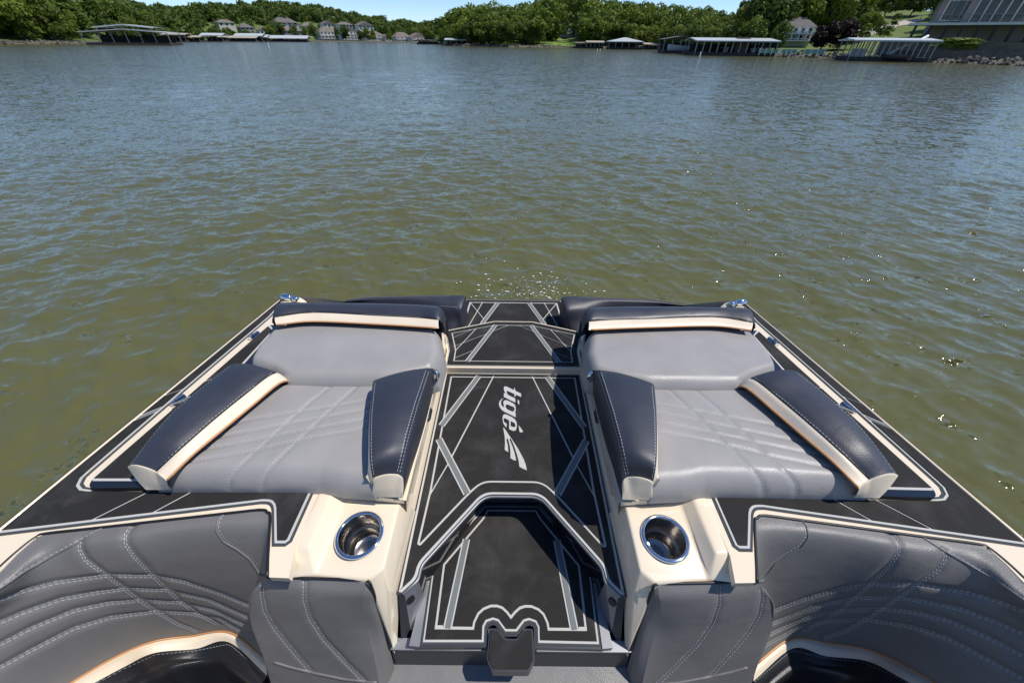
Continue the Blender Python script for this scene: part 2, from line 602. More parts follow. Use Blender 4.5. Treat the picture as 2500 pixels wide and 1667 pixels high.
for m, side in ((1, 'port'), (-1, 'starboard')):
    # hull shell below the rim
    a, b = rimA, rimB
    v, f = [], []
    prof = [(0.0, 0.0), (-0.012, -0.012), (-0.02, -0.10), (0.03, -0.45), (0.10, -1.25)]
    for p in (a, a.lerp(b, .33), a.lerp(b, .66), b, b + Vector((-.02, -1.6, .1))):
        for ox, oz in prof: v.append(mx((p.x + ox - 0.004, p.y, p.z + oz + 0.004), m))
    k = len(prof)
    for i in range(4):
        for j in range(k - 1): f.append((i * k + j, i * k + j + 1, (i + 1) * k + j + 1, (i + 1) * k + j))
    # transom
    tr = [mx((rimA.x - .004 + ox, rimA.y, rimA.z + oz + .004), m) for ox, oz in prof]
    n0 = len(v)
    for q in tr: v.append(q)
    for q in tr: v.append(Vector((0.0, q.y + .04, min(q.z, 0.80))))
    for j in range(k - 1): f.append((n0 + j, n0 + j + 1, n0 + k + j + 1, n0 + k + j))
    hull = mk('hull_side', v, f, M['ivory'], boat)
    # ivory rim moulding
    mb = MB(); mb.tube([mx((rimA.x + .003, rimA.y, rimA.z), m), mx((rimB.x + .003, rimB.y, rimB.z), m)], 0.0055, 8)
    mb.build('rub_rail', M['ivory'], boat, True)

    # ---- side deck
    deck_out = [Vector((rimA.x, rimA.y))] + [Vector((rimB.x, rimB.y))] + L2(back_top, G) + L2(cons_seam, G) + L2(pad_in, G) + [P2(c6(1240, 215), G), P2(c6(330, 200), G)]
    deck = slab('side_deck', deck_out, zG, -0.02, 0.0, M['ivory'], boat, m)
    white_edge = offset2(I2, -0.006); grey_edge = offset2(I2, -0.0125)
    if (white_edge[1] - I2[1]).dot(Vector((1, 0.2))) < 0:
        white_edge = offset2(I2, 0.006); grey_edge = offset2(I2, 0.0125)
    blk = O_in + I2[::-1]
    slab('mat_edging', O_in + grey_edge[::-1], zG, 0.0, 0.0015, M['mat_dgrey'], deck, m)
    th = 0.0055
    lines = [(extend(P2(c5(1005, 768), G), P2(c5(1165, 713), G), .03), th),
             (extend(P2(c5(610, 1537), G), P2(c5(965, 1360), G), .02), th),
             (extend(P2(c5(1000, 1488), G), P2(c5(1235, 1362), G), .02), th)]
    bl = extend(P2(c5(822, 918), G), P2(c5(1025, 838), G), 0.03)
    panels(deck, blk, zG, 0.0022, lines, (), [(bl, 0.021, 0.011)], m, white_out=O_in + white_edge[::-1])
    # chrome hinges of the sun pad lid
    for (hx, hy), (ex, ey) in ((c5(1092, 803), c5(1175, 745)), (c5(1595, 382), c5(1648, 343))):
        h0, h1 = onp((hx, hy), G, .01), onp((ex, ey), G, .01)
        mb = MB()
        for t0, t1, rr in ((0, .3, .008), (.33, .62, .0095), (.66, 1, .008)):
            mb.tube([mx(h0.lerp(h1, t0), m), mx(h0.lerp(h1, t1), m)], rr, 8)
        u = (h1 - h0).normalized(); w = Vector((-u.y, u.x, 0)) * .014
        q = [h0 - w, h1 - w, h1 + w, h0 + w]
        mb.add([mx(p - Vector((0, 0, .008)), m) for p in q] + [mx(p - Vector((0, 0, .004)), m) for p in q], [(0, 1, 2, 3), (4, 5, 6, 7), (0, 1, 5, 4), (1, 2, 6, 5), (2, 3, 7, 6), (3, 0, 4, 7)])
        mb.build('lid_hinge', M['chrome'], deck, False)

    # ---- rounded hull corner and chrome stern light at the transom corner
    cpos = onp((690, 740), G)
    mb = MB()
    pts, rad = [], []
    for i in range(7):
        t = i / 6
        pts.append(mx((cpos.x + 0.008 + 0.105 * t, cpos.y + 0.045 + 0.008 * math.sin(math.pi * t) - .03 * t, cpos.z - 0.018 - 0.03 * t * t), m))
        rad.append(0.016 + 0.012 * math.sin(math.pi * min(1, t + .15)))
    mb.tube(pts, rad, 12); mb.build('corner_moulding', M['ivory'], boat, True)
    mb = MB()
    for (t0, t1, r0) in ((-.02, .034, .018), (.038, .066, .016)):
        pp = [mx((cpos.x + 0.0 + t, cpos.y + .036 - .12 * t, cpos.z + .012 - .15 * t), m) for t in (t0, t0 + (t1 - t0) * .15, t0 + (t1 - t0) * .5, t0 + (t1 - t0) * .85, t1)]
        mb.tube(pp, [r0 * .5, r0 * .9, r0, r0 * .9, r0 * .5], 12)
    mb.build('stern_light', M['chrome'], boat, True)

# ---- ivory liner walls of the walkway: from the sun deck down to the hatch
hatch_L = [cF(45, 1262), (973, 1437)]
hL = [onp(p, W) for p in hatch_L]
hLd = (hL[1] - hL[0])
for m in (1, -1):
    top = [onp(c6(1258, 330), G), onp(c6(1265, 480), G), onp(c6(1215, 620), G), onp(c6(1140, 930), G), onp(c6(1080, 1140), G), onp(c6(1012, 1410), G)]
    v, f = [], []
    for p in top:
        t = (p.y - hL[0].y) / hLd.y
        q = hL[0] + hLd * t
        qx = q.x if t > -.02 else hL[0].x + 0.0
        lo = Vector((qx + .004, p.y, zW(0, p.y) - .03))
        mid = Vector((qx - .012, p.y, zW(0, p.y) + .02))
        for r_ in (Vector((p.x - .03, p.y, p.z - .002)), Vector((p.x + .004, p.y, p.z - .004)), mid, lo): v.append(mx(r_, m))
    for i in range(len(top) - 1):
        for j in range(3): f.append((i * 4 + j, i * 4 + j + 1, (i + 1) * 4 + j + 1, (i + 1) * 4 + j))
    mk('liner_wall', v, f, M['ivory'], boat, False)

# ---- cup consoles (traced on the starboard side)
HC = 0.95
for m in (1, -1):                              # m=1: starboard as traced
    def D(x, y, H): q = at(cD(x, y), H); return Vector((q.x - X0, q.y, q.z))
    def Bm(x, y, H): q = at(cB(x, y), H); return Vector((-(q.x - X0), q.y, q.z))   # port trace mirrored over
    V = dict(A=D(875, 172, .928), B=D(975, 182, .926), C=D(1185, 600, .918), Dd=D(1050, 605, .918),
             L=D(1225, 832, .958), K=D(1000, 806, .962),
             E=D(790, 238, HC), F=(D(398, 272, HC) + Bm(1262, 265, HC)) / 2, G=(D(507, 720, HC) + Bm(1160, 720, HC)) / 2, H=(D(626, 838, HC + .004) + Bm(1048, 802, HC + .004)) / 2)
    V['F2'] = Bm(1338, 285, 1.01); V['G2'] = Bm(1188, 905, 1.015)
    V['F3'] = Bm(1388, 303, 1.08); V['G3'] = Bm(1258, 905, 1.08)
    V['Q'] = Bm(1205, 1290, 1.19); V['Q2'] = Bm(1240, 1300, 1.22)
    for k_, src in (('A0', 'A'), ('B0', 'B'), ('E0', 'E'), ('F0', 'F'), ('F20', 'F2')):
        V[k_] = V[src] + Vector((0, .05, -.012))
    V['B3'] = V['B'] + Vector((.012, 0, -.05)); V['C3'] = V['C'] + Vector((.012, 0, -.05)); V['L3'] = V['L'] + Vector((.012, 0, -.05))
    V['Hb'] = V['H'] + Vector((.02, -.03, -.25)); V['Kb'] = V['K'] + Vector((0, -.02, -.25)); V['Lb'] = V['L'] + Vector((0, -.02, -.25))
    keys = list(V); ix = {k_: i for i, k_ in enumerate(keys)}
    fs = ['A B C Dd', 'Dd C L K', 'E A Dd K', 'F E K H G', 'F2 F G G2', 'G H Q G2', 'H Hb Q', 'F3 F2 G2 G3', 'G2 Q Q2 G3',
          'B B3 C3 C', 'C C3 L3 L', 'K L Lb Kb', 'H K Kb Hb', 'A0 B0 B A', 'E0 A0 A E', 'F0 E0 E F', 'F20 F0 F F2']
    verts = [mx(V[k_], m) for k_ in keys]
    me = bpy.data.meshes.new('cup_console')
    me.from_pydata(verts, [], [tuple(ix[q] for q in s_.split()) for s_ in fs])
    bm = bmesh.new(); bm.from_mesh(me)
    bmesh.ops.recalc_face_normals(bm, faces=bm.faces)
    eds = [e for e in bm.edges if len(e.link_faces) == 2]
    bmesh.ops.bevel(bm, geom=eds, offset=0.006, segments=3, profile=0.5, affect='EDGES', clamp_overlap=True)
    bm.to_mesh(me); bm.free()
    me.polygons.foreach_set('use_smooth', [True] * len(me.polygons))
    me.materials.append(M['ivory'])
    con = bpy.data.objects.new('cup_console', me); COL.objects.link(con); con.parent = boat
    try: me.set_sharp_from_angle(angle=R(30))
    except Exception: pass
    # cup holder: cut the opening, then rim and stepped steel well
    cc = at((1623.8, 1313.4), HC - .002); cc = Vector((cc.x - X0, cc.y, cc.z))
    cc2 = at((878.6, 1302.8), HC - .002); cc = (cc + Vector((-(cc2.x - X0), cc2.y, cc2.z))) / 2
    cutv, cutf = [], []
    for z in (-.16, .05):
        for k_ in range(40): cutv.append(mx((cc.x + .0535 * math.cos(k_ * math.pi / 20), cc.y + .0535 * math.sin(k_ * math.pi / 20), cc.z + z), m))
    cutf = [tuple(range(40)), tuple(range(40, 80))] + [(k_, (k_ + 1) % 40, (k_ + 1) % 40 + 40, k_ + 40) for k_ in range(40)]
    cutter = mk('cutter', cutv, cutf, None)
    cutter.location = boat.location
    bpy.context.view_layer.update()
    md = con.modifiers.new('cut', 'BOOLEAN'); md.object = cutter; md.operation = 'DIFFERENCE'; md.solver = 'EXACT'
    dg = bpy.context.evaluated_depsgraph_get()
    nm = bpy.data.meshes.new_from_object(con.evaluated_get(dg))
    con.modifiers.clear(); con.data = nm
    bpy.data.objects.remove(cutter)
    def lathe(name, prof, mat, n=48, yo=0):
        v = [mx((cc.x + r_ * math.cos(2 * math.pi * k_ / n), cc.y + r_ * math.sin(2 * math.pi * k_ / n), cc.z + z_), m) for r_, z_ in prof for k_ in range(n)]
        f = [(i * n + k_, i * n + (k_ + 1) % n, (i + 1) * n + (k_ + 1) % n, (i + 1) * n + k_) for i in range(len(prof) - 1) for k_ in range(n)]
        return mk(name, v, f, mat, con, True)
    lathe('cup_rim', [(.0575, -.001), (.058, .0015), (.0565, .0035), (.0525, .0042), (.0495, .0035), (.0485, .001), (.0482, -.004)], M['chrome'])
    lathe('cup_well', [(.0482, -.004), (.0475, -.03), (.047, -.048), (.0465, -.0485), (.0462, -.052), (.0405, -.054), (.0398, -.056), (.0392, -.08), (.038, -.090), (.036, -.0925), (.02, -.093), (.0002, -.093)], M['steel'])
    mb = MB(); n = 16
    dc = Vector((cc.x + .020 * -1 * -1 if False else cc.x - .018, cc.y - .024, cc.z - .0925))
    prof = [(.0055, 0), (.0052, .0015), (.0032, .002), (.0028, .0005), (.0001, .0003)]
    v = [mx(dc + Vector((r_ * math.cos(2 * math.pi * k_ / n), r_ * math.sin(2 * math.pi * k_ / n), z_)), m) for r_, z_ in prof for k_ in range(n)]
    f = [(i * n + k_, i * n + (k_ + 1) % n, (i + 1) * n + (k_ + 1) % n, (i + 1) * n + k_) for i in range(len(prof) - 1) for k_ in range(n)]
    mk('cup_drain', v, f, M['chrome'], con, True)

# ---- walkway hatch
def sym(left):              # left half polyline (aft to front) -> closed outline
    return left + mir(left)[::-1]
lip_px = [cC(75, 905), cC(130, 905), cC(243, 800), cC(268, 692), cC(735, 180), cC(950, 180)]
lip = L2(lip_px, W); lip[-1].x = 0
hat_L = [P2(cF(45, 1262), W), P2((973, 1437), W)]
hout = [hat_L[0]] + [hat_L[1]] + lip[:1] + lip[1:-1]
hout_f = fillet(hout + mir(hout)[::-1], {4: .008, 5: .012, 6: .03, 7: .03, 8: .012, 9: .008}, 5, True)
hatch = slab('walkway_hatch', hout_f, zW, -0.022, 0.0, M['dark_metal'], boat)
# bright metal lip round the cut-out
lp3 = [Vector((p.x, p.y, zW(p.x, p.y) - .002)) for p in fillet(lip[:-1] + mir(lip[:-1])[::-1], {2: .012, 3: .03, 4: .03, 5: .03, 6: .03, 7: .012, 8: .012}, 5)]
lp3 = [Vector((p.x, p.y, zW(p.x, p.y) - .004)) for p in fillet([*lip[1:-1], *mir(lip[1:-1])[::-1]], {1: .008, 2: .012, 3: .03, 4: .03, 5: .012, 6: .008}, 5)]
mb = MB(); mb.tube(lp3, 0.0045, 6); mb.build('lip_trim', M['alu'], hatch, True)
# panels
in_lip = offset2([*lip[1:-1], *mir(lip[1:-1])[::-1]], 0.0)
def off_lip(d):
    a = offset2([*lip[1:-1], *mir(lip[1:-1])[::-1]], d)
    b = offset2([*lip[1:-1], *mir(lip[1:-1])[::-1]], -d)
    return a if max(p.y for p in a) > max(p.y for p in b) else b
o1 = off_lip(0.010)
blk_o = fillet([hat_L[0] + Vector((.010, -.012))] + [Vector((hat_L[1].x + .010, o1[0].y + .006))] + o1 + [Vector((-hat_L[1].x - .010, o1[0].y + .006))] + [Vector((-hat_L[0].x - .010, hat_L[0].y - .012))], {3: .012, 4: .02, 5: .03, 6: .03, 7: .02, 8: .012}, 5, True)
wht_o = fillet([hat_L[0] + Vector((.003, -.004))] + [Vector((hat_L[1].x + .003, o1[0].y - .004))] + off_lip(.003) + [Vector((-hat_L[1].x - .003, o1[0].y - .004))] + [Vector((-hat_L[0].x - .003, hat_L[0].y - .004))], {3: .012, 4: .02, 5: .03, 6: .03, 7: .02, 8: .012}, 5, True)
loopL = L2([c6(1308, 627), c6(1238, 1010), cC(330, 152), cC(238, 545), cC(262, 558), cC(618, 182), cC(722, 88)], W)
loop = fillet(loopL + mir(loopL)[::-1], {3: .01, 4: .012, 6: .04, 7: .04, 9: .012, 10: .01, 5: .03, 8: .03}, 5, True)
li = offset2(ccw(loop), 0.0070, True)
ring = (ccw(loop), li)
lines, bands = [], []
for s in (1, -1):
    q = lambda x, y: Vector((P2(c6(x, y), W).x * s, P2(c6(x, y), W).y))
    lines += [(extend(q(1577, 636), q(1322, 1128), .012), .0062), (extend(q(1300, 1172), q(1183, 1372), .012), .0052)]
    bands += [([q(1486, 628), q(1252, 938)], .026, .015), ([q(1236, 1030), q(1412, 1368)], .026, .015)]
bands2 = []
for l, w, g in bands:
    bands2.append((extend(l[0], l[1], .004), w, g))
panels(hatch, blk_o, zW, 0.002, lines, [ring], bands2, white_out=wht_o, under='mat_white')

# emblem inlaid in the hatch: lettering and wing
def inlay(name, outline, holes=(), f=cL):
    o2 = L2([f(*p) for p in outline], W, .006)
    h2 = [L2([f(*p) for p in h], W, .006) for h in holes]
    cs = cells(o2, h2)
    for c in cs: prism(name, c, zW, .0052, .0066, M['mat_white'], hatch)
inlay('letter_t', [(262, 130), (300, 105), (350, 112), (585, 222), (592, 155), (612, 160), (625, 230), (660, 265), (812, 335), (815, 442), (640, 370), (622, 440), (600, 432), (600, 350), (400, 255), (360, 255), (350, 290), (365, 335), (410, 375), (380, 395), (320, 335), (280, 260), (262, 190)])
inlay('letter_i', [(262, 315), (300, 325), (400, 382), (625, 490), (628, 620), (500, 560), (262, 440)])
inlay('letter_i_dot', [(700, 535), (750, 560), (755, 682), (708, 655)])
inlay('letter_g', [(240, 485), (190, 510), (135, 570), (105, 640), (112, 720), (150, 800), (210, 865), (300, 925), (460, 1000), (640, 1090), (638, 962), (615, 940), (640, 880), (640, 790), (620, 700), (560, 645), (450, 590), (370, 552), (300, 548), (255, 575), (245, 620), (258, 700), (272, 765), (230, 755), (190, 715), (172, 650), (178, 580), (205, 520), (250, 495)],
      [[(335, 690), (380, 680), (590, 770), (605, 830), (585, 890), (545, 912), (480, 890), (370, 835), (325, 780), (315, 730)]])
inlay('letter_e', [(250, 1010), (300, 992), (360, 1010), (520, 1085), (620, 1160), (668, 1250), (680, 1350), (660, 1460), (630, 1510), (570, 1525), (500, 1500), (430, 1470), (432, 1190), (320, 1130), (285, 1112), (258, 1135), (250, 1180), (270, 1235), (355, 1300), (348, 1415), (300, 1370), (245, 1280), (222, 1170), (225, 1070)],
      [[(480, 1220), (500, 1218), (600, 1270), (632, 1330), (630, 1380), (600, 1408), (550, 1400), (478, 1365)]])
inlay('accent_mark', [(735, 1340), (875, 1535), (850, 1562), (800, 1572), (758, 1548)])
inlay('emblem_wing', [(240, 112), (270, 120), (480, 430), (720, 790), (900, 1130), (960, 1290), (995, 1468), (930, 1448), (760, 1360), (740, 1200), (690, 1000), (620, 780), (530, 560), (480, 460), (455, 460), (445, 490), (530, 700), (600, 900), (640, 1080), (652, 1162), (580, 1150), (475, 1085), (470, 850), (450, 680), (410, 520), (385, 460), (350, 465), (345, 500), (390, 690), (405, 895), (345, 860), (290, 820), (300, 600), (290, 400), (262, 240)], f=cM)

# arms' end faces beside the entry step
for m in (1, -1):
    T3 = lambda p: Vector((p.x, p.y, zW(0, p.y) - .004))
    A_ = Vector((hat_L[1].x + .002, lip[0].y, zW(0, lip[0].y) - .004)); B_ = T3(lip[1] + Vector((.003, .004)))
    C_, D_, E_ = T3(lip[2]), T3(lip[3]), T3(lip[4])
    lq = lambda x, y, H: lp_c(cC(x, y), H)
    A2, B2 = lp_c(cC(122, 1282), 1.226), lp_c(cC(188, 1165), 1.18)
    C2 = Vector((C_.x, C_.y, CAM_Z - 1.226)); D2 = Vector((D_.x, D_.y, CAM_Z - 1.226)); E2 = Vector((E_.x, E_.y + .05, CAM_Z - 1.226))
    q = [mx(p, m) for p in (A_, B_, B2, A2, A_ + Vector((0, .05, 0)), A2 + Vector((0, .09, 0)))]
    mk('hatch_arm', q, [(0, 1, 2, 3), (0, 3, 5, 4)], M['dark_metal'], boat)
    q = [mx(p, m) for p in (B_, C_, C2, Vector((B2.x, B2.y, CAM_Z - 1.226)), B2)]
    inn = mk('arm_inner_panel', q, [(0, 1, 2, 3, 4)], M['alu'], boat)
    q = [mx(p, m) for p in (C_, D_, E_, C2, D2, E2)]
    mk('recess_side', q, [(0, 1, 4, 3), (1, 2, 5, 4)], M['gloss_black'], boat)
    u = (C_ - B_); v_ = (B2 - B_)
    nrm = u.cross(v_).normalized()
    if nrm.x < 0: nrm = -nrm
    cen = B_ + u * .30 + v_ * .28
    mb = MB(); mb.tube([mx(cen + nrm * .001, m), mx(cen + nrm * .004, m)], .011, 14); mb.build('latch_hole', M['black_trim'], inn)
# back wall of the recess
e = Vector((lip[4].x, lip[4].y, zW(0, lip[4].y) - .004)); 
mk('recess_wall', [e, Vector((-e.x, e.y, e.z)), Vector((-e.x, e.y + .05, CAM_Z - 1.225)), Vector((e.x, e.y + .05, CAM_Z - 1.225))], [(0, 1, 2, 3)], M['gloss_black'], boat)

# ---- entry step (sunken, with scalloped front edge)
st_px = [cC(365, 680), cC(285, 1262), cC(728, 1262), cC(732, 1150), cC(752, 1112), cC(800, 1096), cC(838, 1108), cC(892, 1182), cC(937, 1182)]
stL = L2(st_px, S); stL[-1].x = 0
stA = P2(cC(745, 262), S)
st_out = [stA, stL[0]] + stL[1:-1]
st_all = st_out + mir(st_out)[::-1]
base_o = offset2(ccw(st_all), -0.011, True)
step = slab('entry_step', base_o, zS, -0.03, 0.0, M['dark_metal'], boat)
slab('mat_edging', offset2(ccw(st_all), -0.006, True), zS, 0.0, .0016, M['mat_dgrey'], step)
loopL = L2([cC(758, 288), cC(722, 350), cC(432, 690), cC(368, 1172), cC(662, 1176), cC(672, 1120), cC(700, 1062), cC(735, 1030), cC(785, 1010), cC(830, 1010), cC(865, 1022), cC(900, 1055), cC(937, 1100)], S)
loopL[-1].x = 0
lp = loopL[:-1] + [loopL[-1]] + mir(loopL[:-1])[::-1]
li = offset2(ccw(lp), 0.0068, True)
lines, bands = [], []
for s in (1, -1):
    q = lambda x, y: Vector((P2(cC(x, y), S).x * s, P2(cC(x, y), S).y))
    bands.append(([q(605, 505), q(464, 1165)], .024, .014))
    lines.append(([q(432, 1148), q(370, 1148)], .0045))
panels(step, offset2(ccw(st_all), 0.004, True), zS, 0.0022, lines, [(ccw(lp), li)], bands, white_out=offset2(ccw(st_all), -0.001, True))
# silver side rails of the step
for m in (1, -1):
    a, b, c_, d_ = [Vector((q.x, q.y)) for q in (P2(cC(330, 655), S), P2(cC(180, 1292), S), P2(cC(256, 1300), S), P2(cC(350, 690), S))]
    mb = MB()
    slab('side_rail', [a, b, c_, d_], zS, -.03, .004, M['alu'], boat, m)
# liner floor under the step
fl = [P2(cC(-40, 1310), S, -.04), P2(cC(200, 560), S, -.04), P2(cC(700, 150), S, -.04)]
slab('liner_floor', fl + mir(fl)[::-1], zS, -.06, -.04, M['dark_metal'], boat)

# ---- front plate below the step, toe block, vinyl apron
pl_t = [at(cC(42, 1308), 1.205), at(cC(42, 1332), 1.215), at(cC(68, 1420), 1.29)]
pl_c = [at(cC(745, 1308), 1.205), at(cC(745, 1332), 1.215), at(cC(745, 1438), 1.29)]
pl_t = [Vector((p.x - X0, p.y, p.z)) for p in pl_t]; pl_c = [Vector((p.x - X0, p.y, p.z)) for p in pl_c]
yA = [(pl_t[i].y + pl_c[i].y) / 2 for i in range(3)]
zA_ = [CAM_Z - h for h in (1.205, 1.215, 1.29)]
w0, w1 = pl_t[0].x, pl_t[2].x
for m in (1, -1):
    v = [Vector((x * m, y, z)) for x, y, z in ((w0, yA[0] + .02, zA_[0]), (-.062, yA[0] + .02, zA_[0]), (w0, yA[0] - .004, zA_[0]), (-.066, yA[0] - .004, zA_[0]))]
    v2 = [p - Vector((0, 0, .012)) for p in v]
    mk('plate_edge', v + v2, [(0, 1, 3, 2), (4, 5, 7, 6), (2, 3, 7, 6), (0, 1, 5, 4), (0, 2, 6, 4), (1, 3, 7, 5)], M['alu'], boat)
v = [(w0, yA[0], zA_[0] - .010), (-w0, yA[0], zA_[0] - .010), (-w1, yA[2], zA_[2]), (w1, yA[2], zA_[2]), (w0, yA[0] + .05, zA_[0] - .010), (-w0, yA[0] + .05, zA_[0] - .010)]
mk('front_plate', v, [(0, 1, 2, 3), (4, 5, 1, 0)], M['dark_metal'], boat)
rows = []
for y_, z_, hw in ((yA[2] + .012, zA_[2] - .004, w1 - .02), (yA[2], zA_[2] - .006, w1 - .03), (yA[2] - .04, zA_[2] - .012, w1 - .05), (yA[2] - .20, zA_[2] - .03, w1 - .1), (yA[2] - .28, zA_[2] - .09, w1 - .1)):
    rows.append(catmull([Vector((hw * s_, y_, z_)) for s_ in (1, .6, .2, -.2, -.6, -1)], 40))
Gd = np.stack(rows, 0); Gd = np.stack([catmull(Gd[:, i], 40) for i in range(40)], 1)
mkgrid('vinyl_apron', Gd, M['apron'], boat)
bl = L2([cC(772, 1160), cC(832, 1160), cC(890, 1236), cC(940, 1236)], S, .012); bl[-1].x = 0
blk = [bl[0], bl[1], bl[2]]
fr = L2([cC(755, 1395), cC(795, 1478)], S, .012)
hal = [fr[1], fr[0], bl[0], bl[1], bl[2]]
out = fillet(hal + mir(hal)[::-1], .004, 3, True)
tb = slab('toe_block', out, zS, -.04, .010, M['dark_metal'], boat)
slab('mat_panel', offset2(ccw(out), .004, True), zS, .010, .0135, M['mat_black'], tb)

# ---- raised middle step
mo = L2([cF(770, 528), cF(68, 665), cF(112, 945), cF(70, 1160)], MS)
out = mo + mir(mo)[::-1]
bo = offset2(ccw(out), -.004, True)
lower = [Vector((p.x * 1.0, p.y)) for p in bo]
mid = slab('middle_step', fillet(offset2(ccw(out), -.013, True), .01, 3, True), zM, -.075, 0.0, M['ivory'], boat)
loopL = L2([cF(770, 570), cF(135, 690), cF(188, 942), cF(160, 1106)], MS)
lp = ccw(loopL + mir(loopL)[::-1]); li = offset2(lp, .0062, True)
lines, bands = [], []
for s in (1, -1):
    q = lambda x, y: Vector((P2(cF(x, y), MS).x * s, P2(cF(x, y), MS).y))
    lines += [(extend(q(180, 750), q(415, 648), .004), .0042), (extend(q(495, 630), q(212, 930), .004), .0052), (extend(q(210, 872), q(640, 708), .006), .0045),
              (extend(q(752, 660), q(970, 576), .004), .0045), (extend(q(198, 1052), q(432, 955), .004), .0045)]
    bands.append((extend(q(782, 572), q(368, 1106), .003), .023, .013))
panels(mid, ccw(out), zM, .002, lines, [(lp, li)], bands, white_out=bo)
# small ivory riser foot in front of the middle step
ft = L2([cF(28, 1200), cF(28, 1262)], W); 
slab('riser_foot', ft + mir(ft)[::-1], zW, -.02, .004, M['ivory'], boat)

# ---- aft platform
ao = L2([cF(350, 197), cF(215, 620), cF(190, 700)], AF)
out = ccw(ao + mir(ao)[::-1])
aft = slab('aft_platform', offset2(out, -.012, True), zA, -.06, 0.0, M['gloss_black'], boat)
loopL = L2([cF(402, 232), cF(282, 612), cF(262, 680)], AF)
lp = ccw(loopL + mir(loopL)[::-1]); li = offset2(lp, .010, True)
lines, bands = [], []
for s in (1, -1):
    q = lambda x, y: Vector((P2(cF(x, y), AF).x * s, P2(cF(x, y), AF).y))
    lines += [(extend(q(415, 242), q(610, 480), .004), .006), (extend(q(590, 242), q(380, 600), .01), .006)]
    bands.append(([q(822, 236), q(600, 530), q(585, 600)], .026, .015))
panels(aft, offset2(out, .005, True), zA, .002, lines, [(lp, li)], bands, white_out=offset2(out, -.001, True))

# ---- upholstery
def gsurf(pts_rows, nu, nv):
    """smooth surface through rows of control points -> (nv, nu, 3)"""
    rows = np.stack([catmull(r_, nu) for r_ in pts_rows], 0)
    return np.stack([catmull(rows[:, i], nv) for i in range(nu)], 1)

def sections(stations, across, nv):
    """stations: list of cross sections (same number of points) along a bolster"""
    return gsurf(stations, across, nv)

def groove(Gd, lines3, depth=.004, width=.006):
    nrm = grid_normals(Gd)
    if nrm[..., 2].mean() < 0: nrm = -nrm
    flat = Gd.reshape(-1, 3)
    d = np.full(len(flat), 9.0)
    for L in lines3:
        P = np.array([tuple(p) for p in L])
        for k in range(0, len(P)):
            d = np.minimum(d, np.linalg.norm(flat - P[k], axis=1))
    s = depth * np.exp(-(d / width) ** 2)
    puff = 0.0
    return Gd - nrm * s.reshape(Gd.shape[0], Gd.shape[1], 1)

def coons(bot, rgt, top, lft, n):
    s = (1 - np.cos(np.pi * np.linspace(0, 1, n))) / 2
    s = .5 * s + .5 * np.linspace(0, 1, n)
    def smp(pts):
        q = lin_resample(pts, 400); A = np.array([tuple(p) for p in q])
        idx = s * 399; i = np.minimum(idx.astype(int), 398); w = (idx - i)[:, None]
        return A[i] * (1 - w) + A[i + 1] * w
    b, r_, t, l = smp(bot), smp(rgt), smp(top), smp(lft)   # bot: l->r, top: l->r, lft: b->t, rgt: b->t
    u = s[None, :, None]; v = s[:, None, None]
    C = (1 - v) * b[None] + v * t[None] + (1 - u) * l[:, None] + u * r_[:, None]
    C -= (1 - u) * (1 - v) * b[0] + u * (1 - v) * b[-1] + (1 - u) * v * t[0] + u * v * t[-1]
    return C

def puff(C, t, rad, crown=0.0):
    """raise a flat Coons patch into a cushion of thickness t with rounded edges; rad = (bottom, right, top, left)"""
    def cum(A, axis):
        d = np.linalg.norm(np.diff(A, axis=axis), axis=-1)
        z = np.zeros_like(np.take(d, [0], axis=axis))
        return np.concatenate([z, np.cumsum(d, axis=axis)], axis=axis)
    cu, cv = cum(C, 1), cum(C, 0)
    dl, dr = cu, cu[:, -1:] - cu
    db, dt = cv, cv[-1:] - cv
    def f(d, r_):
        x = np.clip(d / max(r_, 1e-6), 0, 1)
        return np.sqrt(1 - (1 - x) ** 2)
    h = f(db, rad[0]) * f(dr, rad[1]) * f(dt, rad[2]) * f(dl, rad[3])
    cr = 1 + crown * (np.clip(dl * dr / (cu[:, -1:] ** 2 + 1e-9) * 4, 0, 1) * np.clip(db * dt / (cv[-1:] ** 2 + 1e-9) * 4, 0, 1))
    out = C.copy(); out[..., 2] += t * h * cr
    return out

def fl(Gd, m):
    A = Gd.copy(); A[..., 0] *= m; return A

def lift_pt(p, lift, pl=G, drop=True):
    q = onp(p, pl, lift)
    if drop: q.z -= lift
    return q

LB = 0.022                       # lid thickness: cushions stand on it
T_SEAT, T_AFT = 0.075, 0.105
lid_px = [c5(1722, 296), c5(600, 1272), c5(578, 1296), c5(570, 1318), c5(578, 1336)]
lid_o = L2(lid_px, G, LB) + L2([c6(480, 1352), c6(620, 1376), c6(1000, 1398), c6(1060, 1180), c6(1140, 930), c6(1215, 620), c6(1262, 480), c6(1250, 330)], G, 0.0)

# -- port side control points
seat_bot = [lift_pt(p, LB) for p in (c5(985, 1343), c6(200, 1344), c6(480, 1348), c6(620, 1374), c6(830, 1391))]
seat_lft = [lift_pt(c5(985, 1343), LB)] + [lift_pt(c5(x, y), LB + T_SEAT) for x, y in ((1100, 1120), (1300, 948), (1500, 785), (1700, 632))]
seat_top = [lift_pt(p, LB + T_SEAT) for p in (c5(1700, 632), c6(500, 645), c6(860, 645))]
seat_rgt = [lift_pt(c6(830, 1391), LB)] + [lift_pt(p, LB + T_SEAT) for p in (c6(830, 1150), c6(835, 900), c6(860, 645))]
Cs = coons(seat_bot, seat_rgt, seat_top, seat_lft, 110)
Seat = puff(Cs, T_SEAT, (.055, .004, .01, .004), 0.10)

